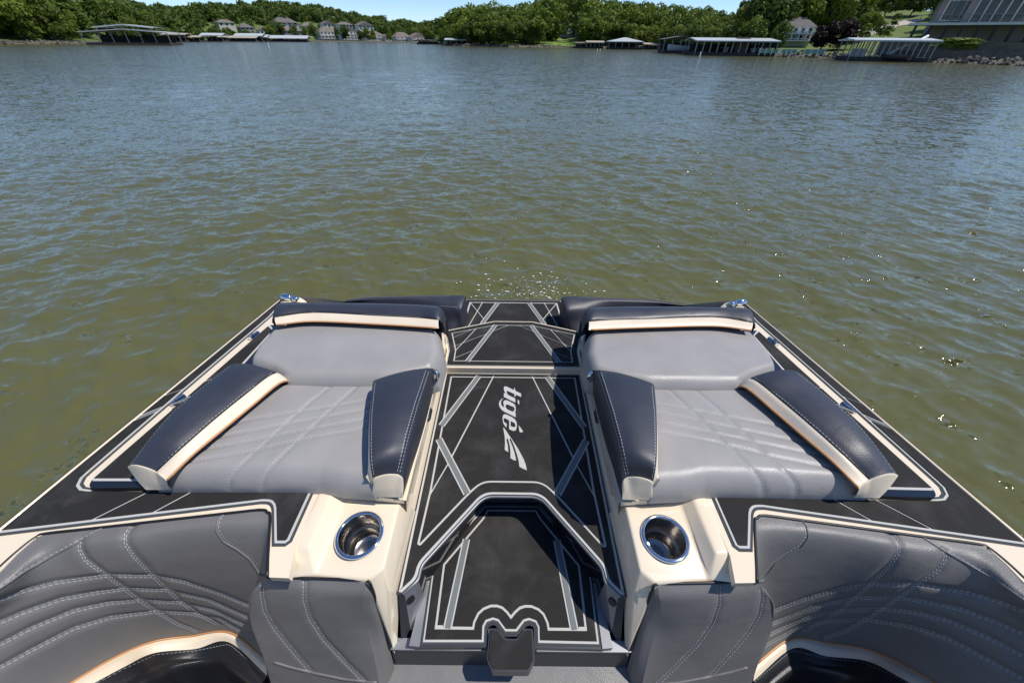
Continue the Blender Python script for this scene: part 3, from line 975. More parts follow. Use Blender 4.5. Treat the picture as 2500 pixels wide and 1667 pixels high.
aft_bot = [lift_pt(c6(x, y), LB + T_SEAT) for x, y in ((-12, 552), (150, 610), (245, 668), (540, 672), (830, 672), (1000, 650), (1230, 590))]
aft_top = [lift_pt(c6(x, y), LB + T_AFT) for x, y in ((138, 280), (430, 252), (830, 268), (1245, 300))]
aft_lft = [aft_bot[0], lift_pt(c6(52, 430), LB + T_AFT * .7), aft_top[0]]
aft_rgt = [aft_bot[-1], lift_pt(c6(1268, 460), LB + T_AFT * .7), aft_top[-1]]
Ca = coons(aft_bot, aft_rgt, aft_top, aft_lft, 70)
Aft = puff(Ca, T_AFT, (.06, .045, .002, .035), 0.05)

def Pt(p, lift): return onp(p, G, LB + lift)
def bolster_out(st):   # outboard bolster: stations (outer, seam, stripe)
    nav, strp = [], []
    n = len(st)
    for i, (o, s_, q) in enumerate(st):
        O_, S_, Q_ = Pt(o, (.058, .096, .112, .112, .112)[i]), Pt(s_, (.064, .092, .102, .102, .102)[i]), Pt(q, (.056, T_SEAT - .002, T_SEAT + .002, T_SEAT + .002, T_SEAT + .002)[i])
        base = O_.copy(); base.z = zG(O_.x, O_.y) + LB; base += (O_ - S_).normalized() * .004
        md_ = O_.lerp(S_, .5) + Vector((0, 0, .016))
        nav.append([base, O_ + Vector((0, 0, -.02)) + (O_ - S_).normalized() * .004, O_, O_.lerp(S_, .22) + Vector((0, 0, .011)), md_, O_.lerp(S_, .8) + Vector((0, 0, .010)), S_])
        strp.append([S_, S_.lerp(Q_, .35) + Vector((0, 0, .004)), S_.lerp(Q_, .7) + Vector((0, 0, .002)), Q_])
    return nav, strp
st_out = [(c5(820, 1196), c5(1000, 1228), c5(1072, 1282)), (c5(958, 1016), c5(1160, 1078), c5(1235, 1122)), (c5(1110, 842), c5(1345, 915), c5(1412, 975)), (c5(1300, 682), c5(1550, 748), c5(1605, 816)), (c5(1478, 549), c5(1742, 606), c5(1800, 660))]
nav, strp = bolster_out(st_out)
def end_row(r_, dirv, drop):
    return [p + dirv + Vector((0, 0, -drop * (1 if i else 0.0))) for i, p in enumerate(r_)]
aftdir = Vector((0.012, 0.028, 0))
nav_full = nav + [[(p + aftdir if i else p) if False else Vector((p.x + aftdir.x, p.y + aftdir.y, (p.z - .05 if i else p.z))) for i, p in enumerate(nav[-1])]]
strp_full = strp + [[Vector((p.x + aftdir.x, p.y + aftdir.y, p.z - .045)) for p in strp[-1]]]
NavOut = gsurf(nav_full, 36, 70)
StrOut = gsurf(strp_full, 10, 70)
# front cap of the outboard bolster (ivory)
f0 = nav[0]; s0 = strp[0]
capv = [f0[2], f0[3], f0[4], f0[5], f0[6], s0[1], s0[2], s0[3]]
capb = [Pt(c5(932, 1347), .004), Pt(c5(1095, 1347), .004)]

# inboard bolster: left seam, right seam, base line
def bolster_in():
    Ls = [c6(820, 655), c6(800, 860), c6(795, 1060), c6(800, 1180), c6(815, 1272)]
    Rs = [c6(1158, 578), c6(1085, 800), c6(1030, 990), c6(1000, 1120), c6(972, 1248)]
    Bs = [c6(1222, 612), c6(1165, 850), c6(1110, 1050), c6(1065, 1190), c6(1004, 1392)]
    hs = [.115, .125, .120, .105, .060]
    nav, sid, inn = [], [], []
    for l, r_, b_, h in zip(Ls, Rs, Bs, hs):
        l_, q, b3 = Pt(l, h), Pt(r_, h - .004), Pt(b_, -.015)
        nav.append([l_ + Vector((-.004, 0, -.012)), l_, l_.lerp(q, .3) + Vector((0, 0, .007)), l_.lerp(q, .65) + Vector((0, 0, .008)), q])
        sid.append([q, q.lerp(b3, .2) + Vector((.010, 0, .004)), q.lerp(b3, .55) + Vector((.008, 0, .004)), b3])
        inn.append([l_ + Vector((-.004, 0, -.012)), l_ + Vector((-.012, 0, -.03)), Vector((l_.x - .018, l_.y, zG(0, l_.y) + LB + T_SEAT - .01))])
    return nav, sid, inn
navI, sidI, innI = bolster_in()
def closing(st, d):
    r0 = [Vector((p.x - .01, p.y + d, p.z - .05)) for p in st[0]]
    return [r0] + st
NavIn = gsurf(closing(navI, .03), 30, 70)
SidIn = gsurf(closing(sidI, .02), 20, 70)
InnIn = gsurf(closing(innI, .03), 8, 60)

# head roll across the aft end
hs_o = [c6(196, 297), c6(430, 275), c6(830, 292), c6(1100, 308), c6(1232, 318)]
hs_s = [c6(188, 247), c6(430, 217), c6(830, 236), c6(1100, 250), c6(1231, 263)]
hs_t = [c6(215, 161), c6(430, 156), c6(830, 159), c6(1100, 168), c6(1236, 182)]
hn, hst = [], []
for a, b_, c_ in zip(hs_o, hs_s, hs_t):
    o_, s_, t_ = Pt(a, T_AFT), Pt(b_, .118), Pt(c_, .128)
    hst.append([o_, o_.lerp(s_, .4) + Vector((0, -.004, .003)), s_.lerp(o_, .15) + Vector((0, -.003, .003)), s_])
    hn.append([s_, s_.lerp(t_, .15) + Vector((0, 0, .006)), s_.lerp(t_, .5) + Vector((0, 0, .010)), s_.lerp(t_, .85) + Vector((0, 0, .006)), t_, t_ + Vector((0, .012, -.03)), Vector((t_.x, t_.y + .015, zG(0, t_.y) + LB - .02))])
def ends(st, dx):
    a = [Vector((p.x - dx, p.y, p.z - .06)) for p in st[0]]; b = [Vector((p.x + dx, p.y, p.z - .06)) for p in st[-1]]
    return [a] + st + [b]
NavHd = gsurf(ends(hn, .022), 40, 60)
StrHd = gsurf(hst, 12, 60)

# quilting and stitch lines of the seat (photo pixels, port side)
bv_seat = grid_bvh(Seat)
q1 = [[c5(1460, 945), c6(-10, 893 + 10), c6(400, 838), c6(800, 772)], [c5(1380, 1012), c6(0, 975), c6(400, 900), c6(800, 826)],
      [c5(1290, 1088), c6(0, 1037), c6(400, 960), c6(800, 888)], [c5(1190, 1168), c6(0, 1105), c6(400, 1015), c6(800, 948)]]
q2 = [[c6(560, 672), c6(420, 780), c6(260, 920), c6(90, 1080), c6(0, 1160), c5(1500, 1215 + 10), c5(1466, 1275), c5(1458, 1335)],
      [c6(728, 672), c6(560, 818), c6(400, 970), c6(250, 1110), c6(150, 1210), c6(115, 1265), c6(100, 1335)]]
gl = []
for L in q1 + q2:
    p_, n_ = drape([bv_seat], L, 4)
    gl.append(p_)
Seat = groove(Seat, gl, .0035, .007)
bv_seat = grid_bvh(Seat)
pad_st = []
def par(L, d):   # parallel photo line shifted by d pixels
    o = offset2([Vector(p) for p in L], d); return [(q.x, q.y) for q in o]
for L in q1 + q2:
    for d in (-2.6, 2.6): pad_st.append(drape([bv_seat], par(L, d), 5))
bvs = [grid_bvh(A) for A in (NavOut, StrOut, NavIn, SidIn, NavHd, StrHd)]
pad_st2 = [drape([bvs[0]], par([c5(1005, 1222), c5(1165, 1066), c5(1345, 908), c5(1550, 740), c5(1738, 602)], -1.5), 5),
           drape([bvs[0]], [c5(828, 1196), c5(962, 1016), c5(1114, 843), c5(1304, 684), c5(1478, 552)], 5),
           drape([bvs[2]], [c6(826, 665), c6(806, 860), c6(801, 1060), c6(806, 1180), c6(820, 1268)], 5),
           drape([bvs[2], bvs[3]], [c6(1150, 585), c6(1077, 802), c6(1022, 992), c6(992, 1122), c6(964, 1246)], 5),
           drape([bvs[2], bvs[3]], [c6(1168, 590), c6(1095, 808), c6(1040, 998), c6(1008, 1130), c6(980, 1250)], 5),
           drape([bvs[4]], [c6(195, 243), c6(430, 212), c6(830, 231), c6(1100, 245), c6(1228, 258)], 5),
           drape([bvs[4]], [c6(225, 163), c6(430, 159), c6(830, 162), c6(1100, 171), c6(1228, 184)], 5)]

for m in (1, -1):
    lid = slab('sun_pad_lid', lid_o, zG, 0.001, LB, M['gloss_black'], boat, m)
    # foam panel that shows outboard of the bolster, and its pale front edge
    tri = L2([c5(1712, 308), c5(1240, 722), c5(606, 1276), c5(870, 1276), c5(1250, 860), c5(1540, 548), c5(1738, 332)], G, LB)
    wt = L2([c5(1724, 296), c5(1240, 718), c5(598, 1274), c5(594, 1292), c5(880, 1292), c5(1258, 866), c5(1552, 552), c5(1748, 330)], G, LB)
    slab('mat_underlay', wt, zG, LB, LB + .0015, M['mat_white'], lid, m)
    l1 = extend(P2(c5(1125, 797), G, LB), P2(c5(1250, 748), G, LB), .01)
    l2 = extend(P2(c5(1290, 665), G, LB), P2(c5(1365, 640), G, LB), .01)
    for c in cells(tri, [strip(l1, .02), strip(l2, .006)]):
        prism('mat_panel', c, zG, LB + .0015, LB + .004, M['mat_black'], lid, m)
    cs = cells(strip([Vector(p) for p in l1], .011))
    prism('mat_inlay', cs[0], zG, LB + .0014, LB + .003, M['mat_grey'], lid, m)
    mkgrid('seat_cushion', fl(Seat, m), M['grey_vinyl'], lid, flip=m < 0)
    mkgrid('back_cushion', fl(Aft, m), M['grey_vinyl'], lid, flip=m < 0)
    mkgrid('outboard_bolster', fl(NavOut, m), M['navy'], lid, flip=m < 0)
    mkgrid('bolster_stripe', fl(StrOut, m), M['ivory_vinyl'], lid, flip=m < 0)
    mkgrid('inboard_bolster', fl(NavIn, m), M['navy'], lid, flip=m < 0)
    mkgrid('bolster_side', fl(SidIn, m), M['navy'], lid, flip=m < 0)
    mkgrid('bolster_flank', fl(InnIn, m), M['ivory_vinyl'], lid, flip=m < 0)
    mkgrid('head_roll', fl(NavHd, m), M['navy'], lid, flip=m < 0)
    mkgrid('head_stripe', fl(StrHd, m), M['ivory_vinyl'], lid, flip=m < 0)
    # tan piping between stripe and seat
    for A in (StrOut[:-8, -1], StrHd[:, 0]):
        mb = MB(); mb.tube([mx(Vector(p) + Vector((0, -.001, .001)), m) for p in A[::3]], .0032, 6); mb.build('tan_piping', M['tan'], lid, True)
    # dark welts
    for A in (NavOut[:-10, -1], NavHd[5:-5, 0]):
        mb = MB(); mb.tube([mx(Vector(p) + Vector((0, 0, .0005)), m) for p in A[::3]], .0026, 6); mb.build('dark_welt', M['piping'], lid, True)
    # ivory end caps
    ce = sum(capv, Vector()) / len(capv)
    def cap(outer, bottom, name):
        fwd = Vector((0, -.004, 0))
        r0 = [p.copy() for p in outer]
        r1 = [p.lerp(sum(outer, Vector()) / len(outer), .03) + fwd + Vector((0, 0, -.002)) for p in outer]
        n = len(outer)
        bt = lin_resample(bottom, n)
        md_ = [r1[i].lerp(bt[i], .55) + fwd * .5 for i in range(n)]
        Gc = np.array([[tuple(p) for p in row] for row in (r0, r1, md_, bt)])
        Gc = np.stack([catmull(Gc[:, i], 24) for i in range(n)], 1)
        Gc = np.stack([catmull(Gc[j], 30) for j in range(24)], 0)
        mkgrid(name, fl(Gc, m), M['ivory_vinyl'], lid, flip=m < 0)
    cap(capv, capb, 'bolster_cap')
    lastN = navI[-1]
    cap([lastN[0], lastN[1], lastN[2], lastN[3], lastN[4], sidI[-1][1], sidI[-1][2]], [Pt(c6(808, 1394), -.008), Pt(c6(1003, 1394), -.008)], 'bolster_cap')
    h0, h1, h2 = Pt(c6(1182, 588), .085), Pt(c6(1205, 612), .07), Pt(c6(1196, 660), .0)
    mb = MB(); mb.tube([mx(h0 + Vector((.012, 0, 0)), m), mx(h1 + Vector((.012, 0, 0)), m), mx(h2 + Vector((.012, 0, 0)), m)], [.008, .007, .005], 8); mb.build('pad_hinge', M['chrome'], lid, True)
    k0, k1 = onp(c6(1176, 830), G, -.02), onp(c6(1160, 905), G, -.02)
    mb = MB(); mb.tube([mx(k0, m), mx(k0.lerp(k1, .15), m), mx(k0.lerp(k1, .85), m), mx(k1, m)], [.006, .010, .010, .006], 8); mb.build('pad_stop', M['black_trim'], lid, True)
    mb = MB()
    for p_, n_ in pad_st: dashes(mb, p_, n_, m)
    tag(mb.build('quilt_stitching', M['thread'], lid), kind='stuff')
    mb = MB()
    for p_, n_ in pad_st2: dashes(mb, p_, n_, m)
    tag(mb.build('seam_stitching', M['thread'], lid), kind='stuff')

# ---- transom seat pads at the stern
tp = [[at(cZ(x, y), H) for x, y in row] for row, H in (
    ([(-250, 800), (500, 800), (1300, 820), (1780, 850), (1935, 835)], 1.13),
    ([(-230, 500), (500, 520), (1300, 560), (1760, 640), (1990, 640)], 1.09),
    ([(-200, 330), (500, 312), (1300, 318), (1760, 385), (2045, 428)], 1.035),
    ([(-140, 285), (500, 225), (1300, 215), (1760, 225), (2100, 250)], 1.015),
    ([(-100, 262), (500, 198), (1300, 182), (1760, 176), (2125, 184)], 1.02))]
tp = [[Vector((p.x - X0, p.y, p.z)) for p in row] for row in tp]
back = [Vector((p.x, p.y + .03, p.z - .05)) for p in tp[-1]]
back2 = [Vector((p.x, p.y + .04, p.z - .35)) for p in tp[-1]]
inner = [row + [row[-1] + Vector((.008, 0, -.03)), row[-1] + Vector((.012, 0, -.16))] for row in tp + [back, back2]]
TP = gsurf(inner, 60, 50)
bvt = grid_bvh(TP)
for m in (1, -1):
    tpo = mkgrid('transom_pad', fl(TP, m), M['navy'], boat, flip=m < 0)
    mb = MB()
    p_, n_ = drape([bvt], [cZ(1668, 368), cZ(1850, 378), cZ(1960, 385), cZ(2045, 415)], 3); dashes(mb, p_, n_, m)
    p_, n_ = drape([bvt], [cZ(300, 205), cZ(800, 192), cZ(1300, 186), cZ(1900, 184)], 3); dashes(mb, p_, n_, m)
    tag(mb.build('seam_stitching', M['thread'], tpo), kind='stuff')

# ---- cockpit backrests (port side traced)
rowsA = [
 [(-260, 850, .935), (100, 548, .93), (400, 332, .925), (830, 283, .925), (1500, 208, .925), (2128, 134, .925), (2212, 215, .925)],
 [(-270, 1000, .96), (80, 740, .945), (420, 480, .94), (870, 430, .94), (1500, 330, .94), (2105, 290, .94), (2210, 400, .94)],
 [(-280, 1200, 1.02), (70, 960, 1.0), (500, 690, .98), (930, 620, .98), (1510, 520, .98), (2075, 480, .975), (2207, 600, .975)],
 [(-260, 1450, 1.10), (110, 1230, 1.08), (600, 930, 1.06), (1010, 830, 1.06), (1520, 740, 1.055), (2040, 720, 1.045), (2205, 830, 1.045)],
 [(-180, 1720, 1.18), (220, 1480, 1.17), (740, 1190, 1.16), (1120, 1030, 1.155), (1540, 960, 1.15), (1990, 950, 1.14), (2200, 1110, 1.14)],
 [(-60, 1960, 1.27), (400, 1680, 1.265), (900, 1378, 1.26), (1250, 1228, 1.255), (1570, 1180, 1.25), (1885, 1150, 1.245), (2185, 1372, 1.245)]]
def lp3(p, H):
    q = at(p, H); return Vector((q.x - X0, q.y, q.z))
FS = [.92, .98, 1.15, 1.35, 1.5, 1.5, 1.5]
BR = gsurf([[onp(cA(x, y), G, -.001) for x, y, H in rowsA[0]], [onp(cA(x, y), G, -.012) for x, y, H in rowsA[1]]] + [[lp3(cA(x, y), .94 + (H - .94) * FS[k]) for k, (x, y, H) in enumerate(row)] for row in rowsA[2:]], 150, 110)
bvb = grid_bvh(BR)
arcs = [[(-60, 905), (200, 810), (450, 745), (880, 686), (1260, 692), (1500, 735), (1800, 830), (2070, 940)],
        [(-60, 1095), (200, 985), (500, 880), (800, 825), (1020, 795), (1350, 805), (1700, 880), (2100, 1055)],
        [(-60, 1280), (250, 1120), (600, 975), (900, 910), (1150, 890), (1450, 905), (1750, 970), (2130, 1150)],
        [(-60, 1470), (250, 1300), (600, 1120), (900, 1030), (1280, 980), (1550, 995), (1800, 1040), (2150, 1240)]]
diag = [[(655, 395), (650, 470), (700, 560), (850, 670), (1000, 780), (1150, 895), (1290, 985), (1450, 1080), (1620, 1140)],
        [(1085, 272), (1030, 350), (1030, 430), (1090, 520), (1250, 690), (1370, 800), (1480, 900), (1620, 1000), (1800, 1090)]]
gl = []
for L in arcs + diag:
    p_, n_ = drape([bvb], [cA(*q) for q in L], 4); gl.append(p_)
BR = groove(BR, gl, .006, .010)
bvb = grid_bvh(BR)
BRst = []
for L in arcs + diag:
    for d in (-2.8, 2.8): BRst.append(drape([bvb], par([cA(*q) for q in L], d), 4))
BRst.append(drape([bvb], [cA(x, y) for x, y in ((-20, 790), (200, 640), (450, 500), (680, 378), (830, 292))], 4))
BRst.append(drape([bvb], [cA(x, y) for x, y in ((1850, 172), (1800, 240), (1790, 310), (1850, 390), (1950, 450), (2060, 530), (2120, 610), (2160, 660), (2200, 672))], 4))
welt = drape([bvb], [cA(x, y) for x, y in ((1840, 172), (1785, 235), (1772, 320), (1830, 405), (1940, 468), (2045, 545), (2100, 625), (2140, 685), (2200, 692))], 4)
welt2 = drape([bvb], [cA(x, y) for x, y in ((-20, 805), (200, 655), (450, 515), (690, 388), (845, 292))], 4)

# seat below: ivory band, tan piping, black seat
inner_px = [(60, 2040, 1.255), (560, 1690, 1.27), (1020, 1432, 1.318), (1270, 1318, 1.375), (1600, 1286, 1.415), (1872, 1230, 1.407), (2190, 1505, 1.407)]
bandrow = [lp3(cA(x, y), H) for x, y, H in inner_px]
botrow = [lp3(cA(x, y), .94 + (H - .94) * FS[k]) for k, (x, y, H) in enumerate(rowsA[-1])]
Band = gsurf([botrow, [a.lerp(b_, .5) + Vector((0, 0, .004)) for a, b_ in zip(botrow, bandrow)], bandrow], 90, 14)
seatrow2 = [lp3(cA(x, y), H) for x, y, H in ((400, 2250, 1.30), (900, 1850, 1.32), (1250, 1580, 1.36), (1450, 1470, 1.41), (1700, 1430, 1.45), (1850, 1440, 1.45), (2120, 1650, 1.45))]
seatrow3 = [Vector((p.x + .02, p.y - .02, p.z - .20)) for p in seatrow2]
SeatB = gsurf([bandrow, [a.lerp(b_, .5) + Vector((0, 0, .008)) for a, b_ in zip(bandrow, seatrow2)], seatrow2, seatrow3], 90, 40)
bvsb = grid_bvh(SeatB)
sbst = drape([bvsb], [cA(x, y) for x, y in ((780, 1572), (1020, 1448), (1275, 1334), (1600, 1302), (1862, 1248), (1900, 1262), (1990, 1340), (2180, 1510))], 4)

# centre bolsters beside the walk-through
rowsB = [
 [(215, 830, .985), (285, 792, .966), (540, 796, .966), (800, 804, .966), (1010, 815, .966)],
 [(170, 900, 1.0), (240, 860, .985), (537, 885, .983), (800, 900, .983), (1000, 905, .984)],
 [(150, 980, 1.03), (178, 950, 1.02), (545, 990, 1.018), (785, 1000, 1.018), (987, 992, 1.018)],
 [(165, 1150, 1.11), (210, 1140, 1.10), (600, 1190, 1.10), (835, 1205, 1.10), (1022, 1160, 1.095)],
 [(260, 1400, 1.21), (292, 1396, 1.20), (645, 1430, 1.20), (885, 1450, 1.20), (1085, 1440, 1.19)],
 [(320, 1600, 1.30), (350, 1600, 1.29), (700, 1660, 1.29), (950, 1680, 1.29), (1125, 1660, 1.27)]]
st_ = lambda H: .975 + (H - .975) * (1.15 if H > .975 else 1)
CB = gsurf([[lp3(cB(x, y), st_(H)) for x, y, H in row] for row in rowsB], 70, 80)
sidB = [[(1010, 815, .966), (1028, 822, .970), (1042, 834, .975)], [(1000, 905, .984), (1035, 905, .99), (1062, 915, 1.0)], [(987, 992, 1.018), (1050, 1000, 1.03), (1096, 1012, 1.05)],
        [(1022, 1160, 1.095), (1100, 1180, 1.11), (1152, 1200, 1.13)], [(1085, 1440, 1.19), (1165, 1435, 1.21), (1216, 1430, 1.24)], [(1125, 1660, 1.27), (1190, 1600, 1.28), (1228, 1560, 1.30)]]
CS = gsurf([[lp3(cB(x, y), st_(H)) for x, y, H in row] for row in sidB], 24, 80)
bvc = grid_bvh(CB)
cb_l = [[(245, 835), (240, 900), (260, 1020), (330, 1150), (450, 1300), (600, 1475)], [(560, 805), (558, 950), (600, 1090), (700, 1240), (850, 1400), (1015, 1567)]]
gl = []
for L in cb_l:
    p_, n_ = drape([bvc], [cB(*q) for q in L], 4); gl.append(p_)
CB = groove(CB, gl, .004, .008)
bvc = grid_bvh(CB)
cbst = []
for L in cb_l:
    for d in (-4.2, 4.2): cbst.append(drape([bvc], par([cB(*q) for q in L], d), 4))
cbw = drape([bvc], [cB(x, y) for x, y in ((330, 1408), (450, 1445), (620, 1487), (850, 1535), (1115, 1562))], 4)

for m in (1, -1):
    br = mkgrid('backrest', fl(BR, m), M['slate_vinyl'], boat, flip=m < 0)
    mb = MB()
    for p_, n_ in BRst: dashes(mb, p_, n_, m)
    tag(mb.build('quilt_stitching', M['thread'], br), kind='stuff')
    for w_ in (welt, welt2):
        mb = MB(); mb.tube([mx(p, m) for p in w_[0][::2]], .0028, 6); mb.build('seam_welt', M['slate_vinyl'], br, True)
    # rubber edge trim between backrest and deck
    tr_ = [lp3(p, .921) for p in back_top]
    pts = [Vector(tuple(q)) for q in catmull(tr_, 120)]
    mb = MB(); mb.tube([mx((p.x, p.y - .002, zG(p.x, p.y) - .001), m) for p in pts], .0036, 6); mb.build('edge_trim', M['black_trim'], br, True)
    sb = mkgrid('bench_seat', fl(SeatB, m), M['black_vinyl'], boat, flip=m < 0)
    mkgrid('seat_stripe', fl(Band, m), M['ivory_vinyl'], sb, flip=m < 0)
    mb = MB(); mb.tube([mx(Vector(p) + Vector((0, 0, .001)), m) for p in Band[0][::2]], .0035, 6); mb.build('tan_piping', M['tan'], sb, True)
    mb = MB(); dashes(mb, *sbst, m); tag(mb.build('seam_stitching', M['dark_thread'], sb), kind='stuff')
    cb = mkgrid('corner_bolster', fl(CB, m), M['slate_vinyl'], boat, flip=m < 0)
    mkgrid('bolster_side', fl(CS, m), M['slate_vinyl'], cb, flip=m < 0)
    mb = MB()
    for p_, n_ in cbst: dashes(mb, p_, n_, m)
    tag(mb.build('quilt_stitching', M['thread'], cb), kind='stuff')
    mb = MB(); mb.tube([mx(p, m) for p in cbw[0][::2]], .0035, 6); mb.build('seam_welt', M['slate_vinyl'], cb, True)
    tr_ = [lp3(cB(x, y), .963) for x, y in ((285, 786), (330, 780), (540, 788), (800, 797), (985, 806), (1015, 812), (1045, 838))] + [lp3(cB(1108, 1010), 1.06), lp3(cB(1195, 1300), 1.20)]
    mb = MB(); mb.tube([mx(Vector(tuple(q)), m) for q in catmull(tr_, 60)], .0032, 6); mb.build('edge_trim', M['black_trim'], cb, True)

# dark cockpit sole and coaming so that nothing is open below
slab('cockpit_sole', [Vector((-1.2, -1.6)), Vector((1.2, -1.6)), Vector((1.2, 1.5)), Vector((-1.2, 1.5))], lambda x, y: 0.20, -.02, 0, M['black_vinyl'], boat)

# ------------------------------------------------------------------ water
def water_mat():
    m, nt, b = new_mat('lake_water')
    b.inputs['Roughness'].default_value = 0.10
    b.inputs['IOR'].default_value = 1.333
    nz = N(nt, 'ShaderNodeTexNoise', Scale=1.0, Detail=3.0)
    nt.links.new(coords(nt, 0.35), nz.inputs['Vector'])
    c = ramp(nt, nz.outputs['Fac'], [(0.3, (0.095, 0.095, 0.033)), (0.7, (0.107, 0.106, 0.039))])
    nt.links.new(c, b.inputs['Base Color'])
    # wavelets too small for the mesh: slopes added to the surface normal, rougher out on the open lake
    ge = N(nt, 'ShaderNodeNewGeometry')
    ln = N(nt, 'ShaderNodeVectorMath', operation='LENGTH')
    nt.links.new(ge.outputs['Position'], ln.inputs[0])
    mr = N(nt, 'ShaderNodeMapRange'); mr.inputs[1].default_value = 4.0; mr.inputs[2].default_value = 60.0; mr.inputs[3].default_value = 1.0; mr.inputs[4].default_value = 3.4
    nt.links.new(ln.outputs['Value'], mr.inputs[0])
    wp = N(nt, 'ShaderNodeTexNoise', Scale=1.0, Detail=3.0, Roughness=0.6, Distortion=0.8)      # wind patches
    nt.links.new(coords(nt, (0.045, 0.09, 0.05)), wp.inputs['Vector'])
    wpr = ramp(nt, wp.outputs['Fac'], [(0.32, 0.75), (0.68, 1.2)])
    mulw = N(nt, 'ShaderNodeMath', operation='MULTIPLY')
    nt.links.new(mr.outputs[0], mulw.inputs[0]); nt.links.new(wpr, mulw.inputs[1])
    acc = None
    for sc_, det, amp, st_ in ((34.0, 1.0, 0.12, 1.2), (10.0, 2.0, 0.32, 1.25), (2.8, 2.0, 0.25, 1.3)):
        n1 = N(nt, 'ShaderNodeTexNoise', Scale=1.0, Detail=det, Roughness=0.55, Distortion=0.6)
        nt.links.new(coords(nt, (sc_, sc_ * st_, sc_)), n1.inputs['Vector'])
        sb_ = N(nt, 'ShaderNodeVectorMath', operation='SUBTRACT'); sb_.inputs[1].default_value = (.5, .5, .5)
        nt.links.new(n1.outputs['Color'], sb_.inputs[0])
        ml = N(nt, 'ShaderNodeVectorMath', operation='MULTIPLY'); ml.inputs[1].default_value = (amp, amp, 0)
        nt.links.new(sb_.outputs[0], ml.inputs[0])
        if acc is None: acc = ml.outputs[0]
        else:
            ad = N(nt, 'ShaderNodeVectorMath', operation='ADD')
            nt.links.new(acc, ad.inputs[0]); nt.links.new(ml.outputs[0], ad.inputs[1]); acc = ad.outputs[0]
    # gusty spots of steep capillary ripples that catch the sun
    gm = N(nt, 'ShaderNodeTexNoise', Scale=1.0, Detail=2.0, Roughness=0.6, Distortion=0.5)
    nt.links.new(coords(nt, (3.2, 4.6, 3.2)), gm.inputs['Vector'])
    gr = ramp(nt, gm.outputs['Fac'], [(0.61, 0.0), (0.66, 1.0)])
    gn = N(nt, 'ShaderNodeTexNoise', Scale=1.0, Detail=1.0)
    nt.links.new(coords(nt, (17.0, 22.0, 17.0)), gn.inputs['Vector'])
    gs = N(nt, 'ShaderNodeVectorMath', operation='SUBTRACT'); gs.inputs[1].default_value = (.5, .5, .5)
    nt.links.new(gn.outputs['Color'], gs.inputs[0])
    gl_ = N(nt, 'ShaderNodeVectorMath', operation='MULTIPLY'); gl_.inputs[1].default_value = (3.4, 3.4, 0)
    nt.links.new(gs.outputs[0], gl_.inputs[0])
    gk = N(nt, 'ShaderNodeVectorMath', operation='SCALE')
    nt.links.new(gl_.outputs[0], gk.inputs[0]); nt.links.new(gr, gk.inputs['Scale'])
    sc2 = N(nt, 'ShaderNodeVectorMath', operation='SCALE')
    nt.links.new(acc, sc2.inputs[0]); nt.links.new(mulw.outputs[0], sc2.inputs['Scale'])
    ad = N(nt, 'ShaderNodeVectorMath', operation='ADD')
    nt.links.new(ge.outputs['Normal'], ad.inputs[0]); nt.links.new(sc2.outputs[0], ad.inputs[1])
    ad2 = N(nt, 'ShaderNodeVectorMath', operation='ADD')
    nt.links.new(ad.outputs[0], ad2.inputs[0]); nt.links.new(gk.outputs[0], ad2.inputs[1]); ad = ad2
    nm = N(nt, 'ShaderNodeVectorMath', operation='NORMALIZE')
    nt.links.new(ad.outputs[0], nm.inputs[0])
    nt.links.new(nm.outputs[0], b.inputs['Normal'])
    return m
M['water'] = water_mat()

def wave_height(X, Y, cell, full=False):
    Z = np.zeros_like(X); DX = np.zeros_like(X); DY = np.zeros_like(X)
    r2 = np.random.default_rng(5)
    for i in range(110):
        lam = 0.11 * (3.0 / 0.11) ** (i / 109.0) * r2.uniform(.9, 1.1)
        th = R(78) + r2.normal(0, R(46))
        k = 2 * math.pi / lam
        slope = 0.0220 * (1.0 if lam < .42 else (.42 / lam) ** .95)
        a = slope / k
        ph = r2.uniform(0, 2 * math.pi)
        arg = k * (math.cos(th) * X + math.sin(th) * Y) + ph
        fade = np.clip((lam / (cell * 2.6)) - 0.6, 0, 1)
        Z += a * fade * np.sin(arg)
        if full:
            c_ = 1.25 * a * fade * np.cos(arg)
            DX += math.cos(th) * c_; DY += math.sin(th) * c_
    return (Z, DX, DY) if full else Z

nr, na = 1000, 760
rad = np.concatenate([[0.0, 0.6], 1.1 * (12 / 1.1) ** np.linspace(0, 1, 560), (12 * (2600 / 12) ** np.linspace(0, 1, nr - 561))[1:]])
ang_f = np.linspace(R(-82), R(82), na - 40)
ang = np.concatenate([ang_f, np.linspace(R(82), R(278), 42)[1:-1], [R(278)]])
A_, Rr = np.meshgrid(ang, rad)
X_, Y_ = Rr * np.sin(A_), Rr * np.cos(A_)
cell = np.maximum(np.gradient(Rr, axis=0), Rr * np.gradient(A_, axis=1))
Z_, DX_, DY_ = wave_height(X_, Y_, cell, True)
water = mkgrid('lake_water', np.stack([X_ + DX_, Y_ + DY_, Z_], -1), M['water'], None, flip=True)
tag(water, kind='structure')

